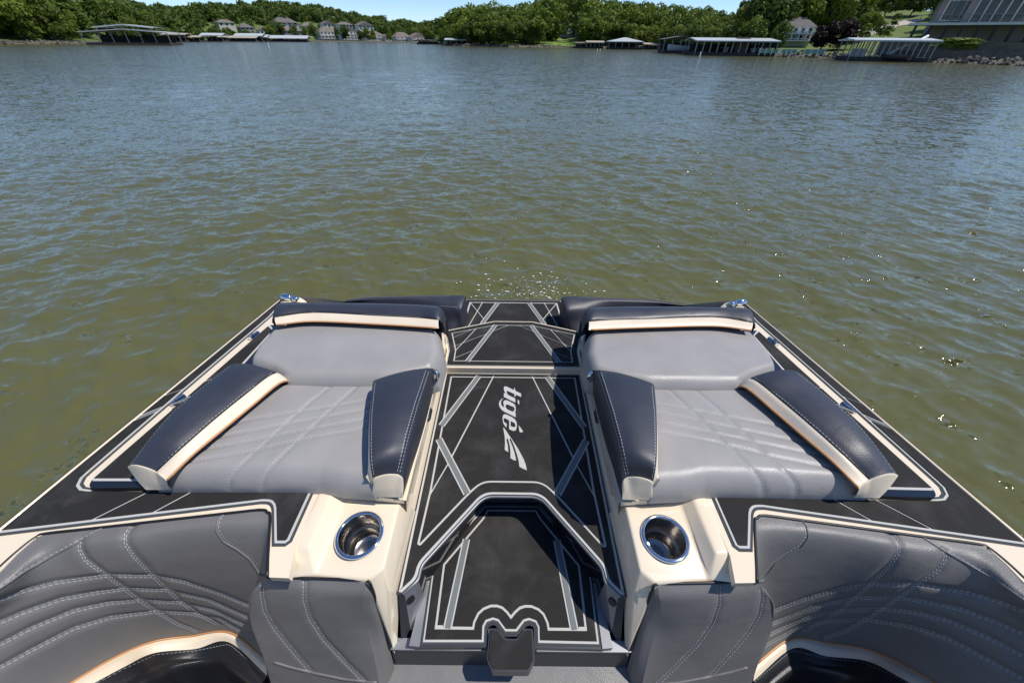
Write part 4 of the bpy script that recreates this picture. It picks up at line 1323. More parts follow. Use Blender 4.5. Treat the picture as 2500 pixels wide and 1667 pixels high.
# white water bubbling up behind the stern
M['foam'] = plain('white_foam_bubbles', (0.85, 0.87, 0.86), 0.25)
mb = MB()
fr = random.Random(3)
ico = [(0, 0, 1), (.894, 0, .447), (.276, .851, .447), (-.724, .526, .447), (-.724, -.526, .447), (.276, -.851, .447)]
icf = [(0, 1, 2), (0, 2, 3), (0, 3, 4), (0, 4, 5), (0, 5, 1)]
for i in range(230):
    px = 1290 + fr.gauss(0, 78)
    py = 735 - abs(fr.gauss(0, 34)) - (0 if fr.random() < .9 else fr.uniform(0, 30))
    if fr.random() < .12: px = 1285 + fr.gauss(0, 110)
    q = at((px, py), 2.0)
    s = 0.0028 + 0.007 * fr.random() ** 3
    el = fr.uniform(.7, 2.2)
    q.z = float(wave_height(np.array([q.x]), np.array([q.y]), np.array([.03]))[0]) + .002 + max(0, fr.gauss(0, .008))
    mb.add([(q.x + a * s * el, q.y + b_ * s, q.z + c_ * s * .7) for a, b_, c_ in ico], icf)
tag(mb.build('stern_foam', M['foam'], None, True), kind='stuff')

# ------------------------------------------------------------------ shore terrain
shore_px = [(-900, 118), (-400, 112), (0, 108), (200, 107.5), (330, 106), (420, 102.6), (560, 101.6), (700, 102.6), (780, 103.5), (880, 104.5), (1000, 106), (1060, 107), (1085, 110.5), (1110, 112.5),
            (1250, 116), (1400, 117.5), (1600, 121.5), (1690, 127), (1800, 134), (1900, 139), (2030, 142), (2150, 147), (2250, 151.5), (2380, 156), (2500, 161), (2900, 178), (3600, 215)]
sh = [at(p, CAM_Z) for p in shore_px]
sh_az = np.array([math.atan2(p.x, p.y) for p in sh]); sh_r = np.array([math.hypot(p.x, p.y) for p in sh])
def shore_r(az): return np.interp(az, sh_az, sh_r)
# hill height and how far inland it is reached, by photo column
hill_px = [(-900, 16, 70), (0, 10, 50), (230, 9, 70), (420, 9, 150), (560, 13, 150), (700, 16, 110), (800, 15, 110), (900, 9, 110), (1040, 6, 110), (1085, 5, 90), (1250, 6, 70), (1330, 6, 70), (1375, 4.2, 90), (1420, 6, 70), (1600, 6, 60), (1700, 5, 50),
           (1800, 6, 60), (1950, 7, 70), (2100, 8, 62), (2300, 8, 66), (2500, 8, 66), (3600, 10, 70)]
hz = [at((x, 140), CAM_Z) for x, _, _ in hill_px]
h_az = np.array([math.atan2(p.x, p.y) for p in hz])
h_H = np.array([h for _, h, _ in hill_px], float); h_W = np.array([w for _, _, w in hill_px], float)
h_0 = np.interp([x for x, _, _ in hill_px], [300, 560, 700, 1040, 1085, 1200, 1700, 1850], [0, 10, 55, 60, 12, 0, 0, 0])
def terr(X, Y):
    X = np.asarray(X, float); Y = np.asarray(Y, float)
    az = np.arctan2(X, Y); r_ = np.hypot(X, Y)
    d = r_ - shore_r(az)
    H_ = np.interp(az, h_az, h_H); w_ = np.interp(az, h_az, h_W)
    d0 = np.interp(az, h_az, h_0)
    t = np.clip((d - d0) / w_, 0, 1)
    s = t * t * (3 - 2 * t)
    z = 0.5 + (H_ - .5) * s + .35 * np.sin(X * .11 + 1) * np.sin(Y * .093) * t + .2 * np.sin(X * .31) * np.sin(Y * .27 + 2) * t
    return np.where(d > 0, z, np.maximum(-3, .5 + d * .45))
def tz(x, y): return float(terr(np.array([x]), np.array([y]))[0])

def ground_mat():
    m, nt, b = new_mat('grassy_ground')
    b.inputs['Roughness'].default_value = 0.9
    n1 = N(nt, 'ShaderNodeTexNoise', Scale=1.0, Detail=6.0, Roughness=0.65)
    nt.links.new(coords(nt, 0.12), n1.inputs['Vector'])
    c = ramp(nt, n1.outputs['Fac'], [(0.3, (0.055, 0.095, 0.014)), (0.55, (0.105, 0.150, 0.022)), (0.75, (0.14, 0.14, 0.05))])
    # bare earth and stone near the water line
    ge = N(nt, 'ShaderNodeNewGeometry'); sp = N(nt, 'ShaderNodeSeparateXYZ')
    nt.links.new(ge.outputs['Position'], sp.inputs[0])
    n2 = N(nt, 'ShaderNodeTexNoise', Scale=1.0, Detail=5.0)
    nt.links.new(coords(nt, 0.9), n2.inputs['Vector'])
    ad = N(nt, 'ShaderNodeMath', operation='MULTIPLY_ADD'); ad.inputs[1].default_value = -0.7
    nt.links.new(n2.outputs['Fac'], ad.inputs[0]); nt.links.new(sp.outputs['Z'], ad.inputs[2])
    e = ramp(nt, ad.outputs[0], [(0.0, 1.0), (0.35, 0.0)])
    mxn = N(nt, 'ShaderNodeMix', data_type='RGBA')
    nt.links.new(e, mxn.inputs[0]); nt.links.new(c, mxn.inputs[6]); mxn.inputs[7].default_value = (0.10, 0.085, 0.065, 1)
    nt.links.new(mxn.outputs[2], b.inputs['Base Color'])
    return m
M['ground'] = ground_mat()
ta = np.linspace(R(-78), R(78), 420)
rf = np.concatenate([np.linspace(-6, 10, 12), np.linspace(14, 160, 40), np.linspace(180, 2200, 16)])
TA, TR = np.meshgrid(ta, rf)
TRr = shore_r(TA) + TR
TX, TY = TRr * np.sin(TA), TRr * np.cos(TA)
ter = mkgrid('shore_ground', np.stack([TX, TY, terr(TX, TY)], -1), M['ground'], None, flip=True)
tag(ter, kind='structure')

# ------------------------------------------------------------------ trees
def leaf_mat(name, lo, hi):
    m, nt, b = new_mat(name)
    b.inputs['Roughness'].default_value = 0.55
    b.inputs['Specular IOR Level'].default_value = 0.3
    at_ = N(nt, 'ShaderNodeAttribute', attribute_name='tint')
    c = ramp(nt, at_.outputs['Fac'], [(0.0, lo), (1.0, hi)])
    oi = N(nt, 'ShaderNodeObjectInfo')
    hs = N(nt, 'ShaderNodeHueSaturation')
    mr = N(nt, 'ShaderNodeMapRange'); mr.inputs[3].default_value = 0.8; mr.inputs[4].default_value = 1.2
    nt.links.new(oi.outputs['Random'], mr.inputs[0]); nt.links.new(mr.outputs[0], hs.inputs['Value'])
    nt.links.new(c, hs.inputs['Color'])
    nt.links.new(hs.outputs[0], b.inputs['Base Color'])
    tr = N(nt, 'ShaderNodeBsdfTranslucent')
    nt.links.new(hs.outputs[0], tr.inputs[0])
    ms = N(nt, 'ShaderNodeMixShader'); ms.inputs[0].default_value = 0.38
    nt.links.new(b.outputs[0], ms.inputs[1]); nt.links.new(tr.outputs[0], ms.inputs[2])
    nt.links.new(ms.outputs[0], nt.nodes['Material Output'].inputs[0])
    return m
M['leaf'] = leaf_mat('broad_leaves', (0.040, 0.084, 0.009), (0.215, 0.275, 0.028))
M['leaf_y'] = leaf_mat('light_leaves', (0.060, 0.115, 0.011), (0.250, 0.290, 0.034))
M['leaf_d'] = leaf_mat('dark_leaves', (0.032, 0.070, 0.012), (0.160, 0.220, 0.030))
M['leaf_p'] = leaf_mat('purple_leaves', (0.010, 0.006, 0.007), (0.030, 0.014, 0.014))
M['bark'] = plain('bark', (0.075, 0.058, 0.045), 0.9, var=0.3, vscale=2.0)

def crown_arrays(seed, n, leaf, shape='round'):
    """unit crown: radius about 0.5, from z=0.18 to 1.0; returns (n,4,3) quads and tint"""
    r_ = np.random.default_rng(seed)
    nl = 24
    if shape == 'round':
        th = r_.uniform(0, 2 * np.pi, nl); zz = r_.uniform(.14, .88, nl)
        rr = .40 * np.sqrt(np.clip(1 - ((zz - .46) / .50) ** 2, .05, 1)) * r_.uniform(.35, 1, nl)
        c = np.stack([rr * np.cos(th), rr * np.sin(th), zz], 1); lr = r_.uniform(.12, .21, nl)
    elif shape == 'tall':
        th = r_.uniform(0, 2 * np.pi, nl); zz = np.linspace(.2, .94, nl)
        rr = .15 * (1.05 - zz) * 1.4 * r_.uniform(.3, 1, nl)
        c = np.stack([rr * np.cos(th), rr * np.sin(th), zz], 1); lr = .17 * (1.15 - zz) + .04
    else:
        th = r_.uniform(0, 2 * np.pi, nl); zz = r_.uniform(.18, .78, nl)
        rr = .46 * r_.uniform(.2, 1, nl)
        c = np.stack([rr * np.cos(th), rr * np.sin(th), zz], 1); lr = r_.uniform(.12, .2, nl)
    k = r_.integers(0, nl, n)
    d = r_.normal(size=(n, 3)); d /= np.linalg.norm(d, axis=1, keepdims=True)
    d[:, 2] = np.where(d[:, 2] < -.55, -d[:, 2], d[:, 2])
    p = c[k] + d * (lr[k] * r_.uniform(.72, 1.08, n))[:, None] * np.array([1, 1, .85])
    nn = d + r_.normal(size=(n, 3)) * .55; nn /= np.linalg.norm(nn, axis=1, keepdims=True)
    a = np.cross(nn, r_.normal(size=(n, 3))); a /= np.linalg.norm(a, axis=1, keepdims=True)
    b_ = np.cross(nn, a)
    s = leaf * r_.uniform(.6, 1.3, n)
    q = np.stack([p - a * s[:, None] * 1.15, p + b_ * s[:, None] * .75, p + a * s[:, None] * 1.15 + nn * s[:, None] * .3, p - b_ * s[:, None] * .75], 1)
    lobe = r_.uniform(.15, .85, nl)
    tint = np.clip(lobe[k] * .5 + .35 * r_.uniform(0, 1, n) + .25 * (p[:, 2] - .4), 0, 1)
    return q, tint

def quads_obj(name, Q, T, mat, parent=None):
    n = len(Q)
    me = bpy.data.meshes.new(name)
    me.vertices.add(n * 4); me.vertices.foreach_set('co', Q.reshape(-1).astype(np.float32))
    me.loops.add(n * 4); me.loops.foreach_set('vertex_index', np.arange(n * 4, dtype=np.int32))
    me.polygons.add(n); me.polygons.foreach_set('loop_start', np.arange(0, n * 4, 4, dtype=np.int32))
    me.update(calc_edges=True)
    at_ = me.attributes.new('tint', 'FLOAT', 'FACE'); at_.data.foreach_set('value', T.astype(np.float32))
    me.materials.append(mat)
    o = bpy.data.objects.new(name, me); COL.objects.link(o)
    if parent is not None: o.parent = parent
    return o

CR = {('round', i): crown_arrays(20 + i, 2600, .034, 'round') for i in range(3)}
CR.update({('tall', i): crown_arrays(40 + i, 2000, .030, 'tall') for i in range(2)})
CR.update({('wide', i): crown_arrays(60 + i, 2600, .034, 'wide') for i in range(2)})
LOW = [crown_arrays(80 + i, 520, .062, 'round') for i in range(4)]

# templates (unit height): crown mesh and tapered trunk with limbs, shared by all copies
TM = {}
def tree_meshes(shape, i, mat):
    key = (shape, i, mat)
    if key not in TM:
        q, t = CR[(shape, i)]
        o = quads_obj('crown', q, t, M[mat]); cm = o.data; bpy.data.objects.remove(o)
        mb = MB()
        r2 = random.Random(i * 7 + len(shape))
        mb.tube([(0, 0, -.04), (.004, .003, .1), (.0, .008, .3), (.01, 0, .55)], [.030, .024, .019, .008], 7)
        for k in range(5):
            a = r2.uniform(0, 6.28); z0 = r2.uniform(.16, .4); L = r2.uniform(.18, .32)
            mb.tube([(0, 0, z0), (L * .5 * math.cos(a), L * .5 * math.sin(a), z0 + L * .45), (L * math.cos(a), L * math.sin(a), z0 + L)], [.012, .008, .003], 5)
        o = mb.build('trunk', M['bark'], None, True); tm = o.data; bpy.data.objects.remove(o)
        TM[key] = (cm, tm)
    return TM[key]

def tree(x, y, h, shape, i, mat, label, group, wide=1.0, name='leafy_tree', z=None):
    cm, tm = tree_meshes(shape, i, mat)
    e = empty(name, (x, y, (tz(x, y) if z is None else z) - .05), random.uniform(0, 6.28))
    e.scale = (h * wide, h * wide, h)
    for nm, me in (('crown', cm), ('trunk', tm)):
        o = bpy.data.objects.new(nm, me); COL.objects.link(o); o.parent = e
    tag(e, label, 'tree', group)
    return e

def wood(name, spots, mats, label=None):
    """far woods that read as one mass: one mesh of leafy crowns"""
    Q, T = [], []
    rw = np.random.default_rng(len(spots))
    for (x, y, h, w_) in spots:
        q, t = LOW[rw.integers(0, 4)]
        a = rw.uniform(0, 6.28); ca, sa = math.cos(a), math.sin(a)
        p = q.copy()
        px = p[..., 0] * ca - p[..., 1] * sa; py = p[..., 0] * sa + p[..., 1] * ca
        p = np.stack([px * h * w_ + x, py * h * w_ + y, p[..., 2] * h + tz(x, y) - .12 * h], -1)
        Q.append(p); T.append(np.clip(t * .75 + rw.uniform(-.1, .3), 0, 1))
    o = quads_obj(name, np.concatenate(Q), np.concatenate(T), M[mats])
    tag(o, label, None, None, 'stuff')
    return o

def polar_spots(x0, x1, d0, d1, n, h0, h1, w=(0.8, 1.15), seed=1, avoid=None):
    """random wood: photo columns x0..x1, d0..d1 metres behind the shore"""
    r_ = random.Random(seed); out = []
    a0 = math.atan2(*at((x0, 140), CAM_Z).xy); a1 = math.atan2(*at((x1, 140), CAM_Z).xy)
    for _ in range(n):
        az = r_.uniform(a0, a1); d = d0 + (d1 - d0) * r_.random()
        rr = float(shore_r(az)) + d
        x, y = rr * math.sin(az), rr * math.cos(az)
        if avoid and avoid(x, y, az, d): continue
        out.append((x, y, r_.uniform(h0, h1), r_.uniform(*w)))
    return out

def col_az(x): return math.atan2(*at((x, 140), CAM_Z).xy)
wood('far_woods', polar_spots(300, 640, 30, 190, 190, 7, 10, seed=2, avoid=lambda x, y, az, d: (col_az(522) < az < col_az(582) and d < 92) or (col_az(584) < az < col_az(640) and d < 84)) + polar_spots(600, 960, 105, 230, 230, 7, 10.5, seed=3) + polar_spots(930, 1120, 60, 200, 110, 6.5, 9, seed=4) + polar_spots(400, 640, 14, 44, 60, 3.5, 5.5, seed=9), 'leaf_d')

# ------------------------------------------------------------------ things on the shores
M['white_wall'] = plain('white_siding', (0.66, 0.64, 0.60), 0.7, var=0.06, vscale=0.8)
M['cream_wall'] = plain('cream_siding', (0.52, 0.47, 0.39), 0.7, var=0.08, vscale=0.8)
M['grey_wall'] = plain('grey_siding', (0.20, 0.20, 0.205), 0.75, var=0.1, vscale=0.8)
M['brown_roof'] = plain('brown_shingles', (0.16, 0.135, 0.115), 0.9, var=0.18, vscale=1.5)
M['grey_roof'] = plain('grey_shingles', (0.125, 0.115, 0.11), 0.9, var=0.15, vscale=1.5)
M['orange_roof'] = plain('terracotta_tiles', (0.45, 0.16, 0.08), 0.8)
M['metal_roof'] = plain('pale_metal_roof', (0.47, 0.50, 0.49), 0.45, var=0.06, vscale=0.5)
M['tan_roof'] = plain('tan_metal_roof', (0.40, 0.35, 0.28), 0.55, var=0.08, vscale=0.5)
M['pane'] = plain('window_glass', (0.02, 0.025, 0.03), 0.08)
M['wood'] = plain('weathered_wood', (0.15, 0.115, 0.085), 0.85, var=0.25, vscale=1.5)
M['dark_wood'] = plain('dark_timber', (0.035, 0.030, 0.028), 0.8, var=0.3, vscale=1)
M['post'] = plain('galvanised_post', (0.30, 0.31, 0.31), 0.5, metal=0.4)
M['white_paint'] = plain('white_paint', (0.78, 0.78, 0.76), 0.4)
M['concrete'] = plain('concrete', (0.42, 0.38, 0.33), 0.9, var=0.12, vscale=0.4)
M['stone'] = plain('stone', (0.12, 0.105, 0.09), 0.9, var=0.35, vscale=1.2)
M['blue_gel'] = plain('boat_gelcoat', (0.55, 0.60, 0.66), 0.2, coat=0.4)
M['hull_dark'] = plain('dark_hull', (0.03, 0.035, 0.05), 0.2, coat=0.4)
M['teal'] = plain('green_slide_panel', (0.16, 0.30, 0.26), 0.5)

def face_dir(x, y): return math.atan2(-x, y)      # rotation that turns a thing's -Y side to the eye

def house(x0, x1, r_base, r_eave, r_ridge, D, wall, roof, label, group=None, rows=2, cols=4, style='hip', name='lake_house', depth=None, balcony=False, turn=0.0):
    a, b = far((x0, r_base), D), far((x1, r_base), D)
    c = (a + b) / 2
    w = (b - a).length
    zb = a.lerp(b, .5).z
    xm = (x0 + x1) / 2
    ze = far((xm, r_eave), D).z - zb; zr = far((xm, r_ridge), D).z - zb
    dep = depth or max(6.0, w * .6)
    e = empty(name, (c.x, c.y, zb), face_dir(c.x, c.y) * .6 + turn)
    tag(e, label, 'house', group)
    low = -max(1.5, zb - tz(c.x, c.y) + 1.0)
    mb = MB(); mb.box((0, dep / 2, (ze + low) / 2), (w, dep, ze - low)); mb.build('wall', M[wall], e)
    ov = .035 * w + .15
    if style == 'hip':
        i = min(w * .3, dep * .45)
        v = [(-w / 2 - ov, -ov, ze), (w / 2 + ov, -ov, ze), (w / 2 + ov, dep + ov, ze), (-w / 2 - ov, dep + ov, ze), (-w / 2 + i, dep / 2, zr), (w / 2 - i, dep / 2, zr)]
        f = [(0, 1, 5, 4), (1, 2, 5), (2, 3, 4, 5), (3, 0, 4), (3, 2, 1, 0)]
    else:   # gable facing the eye
        v = [(-w / 2 - ov, -ov, ze), (0, -ov, zr), (w / 2 + ov, -ov, ze), (-w / 2 - ov, dep + ov, ze), (0, dep + ov, zr), (w / 2 + ov, dep + ov, ze)]
        f = [(0, 1, 4, 3), (1, 2, 5, 4), (0, 2, 1), (3, 4, 5), (0, 3, 5, 2)]
    ro = mk('roof', [Vector(q) for q in v], f, M[roof], e)
    if style == 'hip' and w > 7:
        mb = MB(); mb.box((w * .18, dep * .55, zr + .25), (w * .06, w * .06, .9)); mb.build('chimney', M['stone'], ro)
    if style != 'hip':
        mk('gable', [Vector(q) for q in ((-w / 2, -.03, ze), (0, -.03, zr - ov * .6), (w / 2, -.03, ze))], [(0, 1, 2)], M[wall], e)
    sh_ = ze / rows
    for r_ in range(rows):
        for k in range(cols):
            wx = -w / 2 + w * (k + .5) / cols; wz = sh_ * (r_ + .5)
            ww, wh = w / cols * .55, sh_ * .6
            mb = MB(); mb.box((wx, -.03, wz), (ww * 1.25, .10, wh * 1.18)); fr_ = mb.build('window', M['white_paint'], e)
            mb = MB(); mb.box((wx, -.085, wz), (ww, .03, wh)); mb.build('pane', M['pane'], fr_)
    if balcony:
        for r_ in range(rows):
            mb = MB(); mb.box((0, -.9, sh_ * r_ + .05), (w, 1.7, .16)); bl_ = mb.build('balcony', M['white_paint'], e)
            for k in range(cols + 1):
                mb = MB(); mb.box((-w / 2 + w * k / cols, -1.65, sh_ * r_ + sh_ / 2), (.16, .16, sh_)); mb.build('balcony_post', M['white_paint'], e)
            mb = MB(); mb.box((0, -1.68, sh_ * r_ + sh_ * .36), (w, .06, .09)); mb.build('railing', M['white_paint'], bl_)
    return e

CG = 'condominium houses on the far hillside'
condos = [
 (537, 573, 64, 56, 48, 300, 'cream_wall', 'brown_roof', 'tan roofed house among trees, far left on the hillside', 'hip', 1, 3),
 (592, 622, 80, 68, 58, 290, 'grey_wall', 'grey_roof', 'grey house above the docks left of the small white house', 'hip', 2, 3),
 (676, 728, 66, 56, 43, 345, 'cream_wall', 'grey_roof', 'large cream house with grey hip roof, highest on far hillside at left', 'hip', 2, 4),
 (638, 664, 86, 74, 66, 315, 'white_wall', 'brown_roof', 'small white house left of round tree above the covered docks', 'gable', 1, 3),
 (692, 748, 93, 76, 65, 305, 'grey_wall', 'brown_roof', 'grey brown lake house just above the pale dock roofs', 'hip', 2, 5),
 (742, 774, 76, 65, 55, 325, 'cream_wall', 'brown_roof', 'cream house with steep brown roof in the upper row', 'hip', 1, 4),
 (790, 818, 67, 59, 51, 335, 'white_wall', 'grey_roof', 'small white gabled house in upper row behind big white condominium', 'gable', 1, 3),
 (784, 836, 96, 79, 67, 300, 'white_wall', 'brown_roof', 'broad white condominium with brown hip roof and balconies above grass bank', 'hip', 2, 6),
 (838, 882, 98, 78, 67, 296, 'white_wall', 'grey_roof', 'tall white condominium with balconies, centre of the lower row', 'gable', 3, 5),
 (829, 862, 69, 61, 54, 332, 'white_wall', 'brown_roof', 'pale house with low roof in upper row above centre condominium', 'hip', 1, 4),
 (876, 914, 73, 63, 53, 326, 'white_wall', 'brown_roof', 'white house with turret gable, right end of the upper row', 'gable', 2, 4),
 (892, 940, 100, 87, 76, 290, 'white_wall', 'brown_roof', 'white condominium half hidden by trees right of the centre one', 'hip', 2, 5),
 (941, 957, 101, 91, 84, 290, 'cream_wall', 'brown_roof', 'narrow pale annex between condominiums near the water', 'gable', 1, 2),
 (967, 1006, 103, 91, 79, 285, 'white_wall', 'brown_roof', 'white condominium with brown roof, second from right end of the row', 'hip', 2, 4),
 (1005, 1046, 104, 92, 81, 283, 'white_wall', 'brown_roof', 'rightmost white condominium beside the wooded point', 'gable', 2, 4)]
for x0, x1, rb, re_, rr_, D_, wl, rf_, lb, stl, ro_, co_ in condos:
    house(x0, x1, rb, re_, rr_, D_, wl, rf_, lb, CG, ro_, co_, stl, 'condominium', balcony=(wl == 'white_wall' and x1 - x0 > 38), turn=.55)

def dock(x0, x1, r_base, r_eave, r_ridge, D, roof, label, group=None, posts=6, style='shed', depth=8.0, extra=None, turn=None, name='covered_dock', dark=True):
    D = at(((x0 + x1) / 2, r_base), CAM_Z).y
    a, b = far((x0, r_base), D), far((x1, r_base), D)
    c = (a + b) / 2; w = (b - a).length; zb = 0.0; xm = (x0 + x1) / 2
    ze = far((xm, r_eave), D).z; zr = far((xm, r_ridge), D).z
    e = empty(name, (c.x, c.y, 0), face_dir(c.x, c.y) * .5 if turn is None else turn)
    tag(e, label, 'boat dock', group)
    mb = MB(); mb.box((0, depth / 2, .22), (w, depth, .55)); mb.build('float_deck', M['dark_wood'], e)
    t = .16
    if style == 'shed':
        v = [(-w / 2 - .3, -.4, ze), (w / 2 + .3, -.4, ze), (w / 2 + .3, depth * .55, zr), (-w / 2 - .3, depth * .55, zr), (w / 2 + .3, depth + .4, ze), (-w / 2 - .3, depth + .4, ze)]
        f = [(0, 1, 2, 3), (3, 2, 4, 5)]
    elif style == 'hip':
        v = [(-w / 2 - .3, -.4, ze), (w / 2 + .3, -.4, ze), (w / 2 + .3, depth + .4, ze), (-w / 2 - .3, depth + .4, ze), (-.4, depth / 2, zr), (.4, depth / 2, zr)]
        f = [(0, 1, 5, 4), (1, 2, 5), (2, 3, 4, 5), (3, 0, 4)]
    else:   # gable ridge away from the eye
        v = [(-w / 2 - .3, -.4, ze), (0, -.4, zr), (w / 2 + .3, -.4, ze), (-w / 2 - .3, depth + .4, ze), (0, depth + .4, zr), (w / 2 + .3, depth + .4, ze)]
        f = [(0, 1, 4, 3), (1, 2, 5, 4)]
    n = len(v)
    v = [Vector(q) for q in v]; v2 = [q - Vector((0, 0, t)) for q in v]
    cnt = {}
    for g in f:
        for k in range(len(g)): cnt[(g[k], g[(k + 1) % len(g)])] = 1
    ff = list(f) + [tuple(i + n for i in g[::-1]) for g in f]
    for (p_, q_) in cnt:
        if (q_, p_) not in cnt: ff.append((p_, q_, q_ + n, p_ + n))
    mk('roof', v + v2, ff, M[roof], e)
    for k in range(posts):
        x = -w / 2 + w * k / max(1, posts - 1)
        mb = MB(); mb.box((x, 0.1, ze / 2), (.14, .14, ze - .1)); mb.build('post', M['post'], e)
        mb = MB(); mb.box((x, depth - .1, ze / 2), (.14, .14, ze - .1)); mb.build('post', M['post'], e)
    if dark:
        mb = MB(); mb.box((0, depth * .8, ze * .42), (w * .92, .2, ze * .6)); mb.build('shade_board', M['dark_wood'], e)  # dark board standing in for the shade under the roof
    return e

# far row of covered docks, left
FG = 'covered docks along the far left shore'
for args in ((404, 452, 103, 85, 81, 150, 'tan_roof', 'long tan roofed dock just right of the double roofed boathouse', 5),
             (437, 486, 103, 91, 87, 215, 'tan_roof', 'low tan dock roof in front of far left wood', 5),
             (497, 543, 102.5, 87, 81, 245, 'metal_roof', 'pale grey dock roof standing above its tan neighbours', 5),
             (538, 622, 102.5, 93, 88, 235, 'tan_roof', 'widest tan dock roof on the far left shore', 7),
             (580, 640, 102.5, 88, 82, 265, 'metal_roof', 'grey dock roof behind the widest tan one', 6),
             (604, 652, 102.5, 91, 85, 258, 'metal_roof', 'grey dock roof left of the white channel marker', 5),
             (654, 748, 103, 94, 87, 250, 'metal_roof', 'long pale dock roof sloping below the grey brown house', 8)):
    x0, x1, rb, re_, rr_, D_, rf_, lb, n_ = args
    dock(x0, x1, rb, re_, rr_, D_, rf_, lb, FG, n_, depth=9, name='covered_dock')
# big double-roofed boathouse at left
bh = dock(233, 404, 111, 79, 71, 122, 'metal_roof', 'big boathouse with two stacked pale green roofs by left trees', None, 7, 'gable', 9, name='boathouse')
a, b = far((275, 64), 123), far((396, 64), 123); w_ = (b - a).length; zt = far((335, 67), 123).z; zp = far((335, 60), 123).z
v = [Vector(q) for q in ((-w_ / 2, 1, zt), (0, 1, zp), (w_ / 2, 1, zt), (-w_ / 2, 8, zt), (0, 8, zp), (w_ / 2, 8, zt))]
mk('upper_roof', v + [q - Vector((0, 0, .22)) for q in v], [(0, 1, 4, 3), (1, 2, 5, 4), (6, 9, 10, 7), (7, 10, 11, 8), (0, 6, 7, 1), (1, 7, 8, 2), (3, 4, 10, 9), (4, 5, 11, 10)], M['metal_roof'], bh)
for k in range(4):
    mb = MB(); mb.box((-w_ / 2 + .6 + (w_ - 1.2) * k / 3, 1.2, zt - .9), (.14, .14, 1.9)); mb.build('upper_post', M['post'], bh)

def runabout(x, r_, D, L, label, mat='white_paint', rz=0.0, z=0.0, canopy=None, group=None):
    """small moored motor boat: shaped hull, windscreen, seats"""
    c = far((x, r_), D)
    e = empty('moored_boat', (c.x, c.y, z), rz); tag(e, label, 'boat', group)
    n = 11; v, f = [], []
    for i in range(n):
        t = i / (n - 1); w = .17 * L * (1 - max(0, (t - .45) / .55) ** 2.2) + .002; sheer = .13 * L + .05 * L * t * t
        for a_, zz in ((-w, sheer), (-w * .92, .05 * L), (-w * .5, -.02 * L), (w * .5, -.02 * L), (w * .92, .05 * L), (w, sheer)):
            v.append(((t - .5) * L, a_, zz))
    for i in range(n - 1):
        for k in range(5): f.append((i * 6 + k, i * 6 + k + 1, (i + 1) * 6 + k + 1, (i + 1) * 6 + k))
    f.append((0, 1, 2, 3, 4, 5))
    mk('hull', [Vector(q) for q in v], f, M[mat], e, True)
    dk = [(v[i * 6][0], v[i * 6][1] * .96, v[i * 6][2] - .01 * L) for i in range(5, n)] + [(v[i * 6 + 5][0], v[i * 6 + 5][1] * .96, v[i * 6 + 5][2] - .01 * L) for i in range(n - 1, 4, -1)]
    mk('foredeck', [Vector(q) for q in dk], [tuple(range(len(dk)))], M[mat], e)
    mb = MB(); mb.add([(.0 * L, -.13 * L, .14 * L), (.0 * L, .13 * L, .14 * L), (-.05 * L, .11 * L, .22 * L), (-.05 * L, -.11 * L, .22 * L)], [(0, 1, 2, 3)]); mb.build('windscreen', M['pane'], e)
    mb = MB(); mb.box((-.25 * L, 0, .10 * L), (.12 * L, .26 * L, .1 * L)); mb.build('rear_seat', M['hull_dark'], e)
    mb = MB(); mb.box((-.52 * L, 0, .08 * L), (.06 * L, .07 * L, .16 * L)); mb.build('outboard_motor', M['hull_dark'], e)
    return e

# middle cove and wooded point
dock(1018, 1070, 109, 99, 97, 205, 'dark_wood', 'dark low boat dock at the mouth of the far cove', None, 5, depth=6)
dock(1088, 1156, 112.5, 98, 94, 195, 'metal_roof', 'small white roofed dock at left foot of the wooded point', None, 6, 'shed', 7)
runabout(1122, 111, 193, 7, 'pale cabin boat under the small white dock roof', 'white_paint', .1)
house(1358, 1404, 92, 62, 45, 205, 'grey_wall', 'grey_roof', 'grey timber house with raised deck among trees above bright lawn', None, 2, 4, 'hip', 'lake_house', balcony=True)
house(1243, 1262, 52, 46, 37, 225, 'cream_wall', 'orange_roof', 'house with orange roof peeping out of the wooded point', None, 1, 2, 'hip', 'lake_house')
MG = 'small docks under the middle wood'
dock(1405, 1440, 118.5, 106, 103, 158, 'wood', 'small brown dock roof right of the bright lawn', MG, 4, depth=5)
dock(1432, 1472, 119, 104, 100, 160, 'tan_roof', 'brown dock with tan roof beside the white pyramid roofed one', MG, 5, depth=6)
dock(1486, 1566, 121.5, 102, 92, 152, 'metal_roof', 'boathouse with broad white pyramid roof', None, 6, 'hip', 9, name='boathouse')
dock(1573, 1612, 121.5, 109, 105, 150, 'tan_roof', 'low brown dock right of the pyramid roofed boathouse', MG, 5, depth=6)
dock(1618, 1694, 131.5, 96, 88, 102, 'grey_roof', 'dark gabled dock holding a white boat', None, 5, 'gable', 8)
runabout(1662, 127, 101, 6.5, 'white motor boat with blue tint moored in the dark gabled dock', 'blue_gel', 3.3, .35)
BD = dock(1698, 1884, 137.5, 100, 92.5, 90, 'metal_roof', 'long flat white roofed dock with many posts, right of centre', None, 12, 'shed', 9, turn=-.12)
mb = MB(); mb.box((2.0, 4.5, 1.5), (2.2, 3.0, 2.4)); mb.build('storage_locker', M['wood'], BD)
runabout(1760, 134, 92, 6, 'dark motor boat in the shade of the long white dock roof', 'hull_dark', 1.4, .3)
runabout(1832, 134, 92, 6, 'white motor boat at the right end of the long dock', 'white_paint', 1.4, .3)

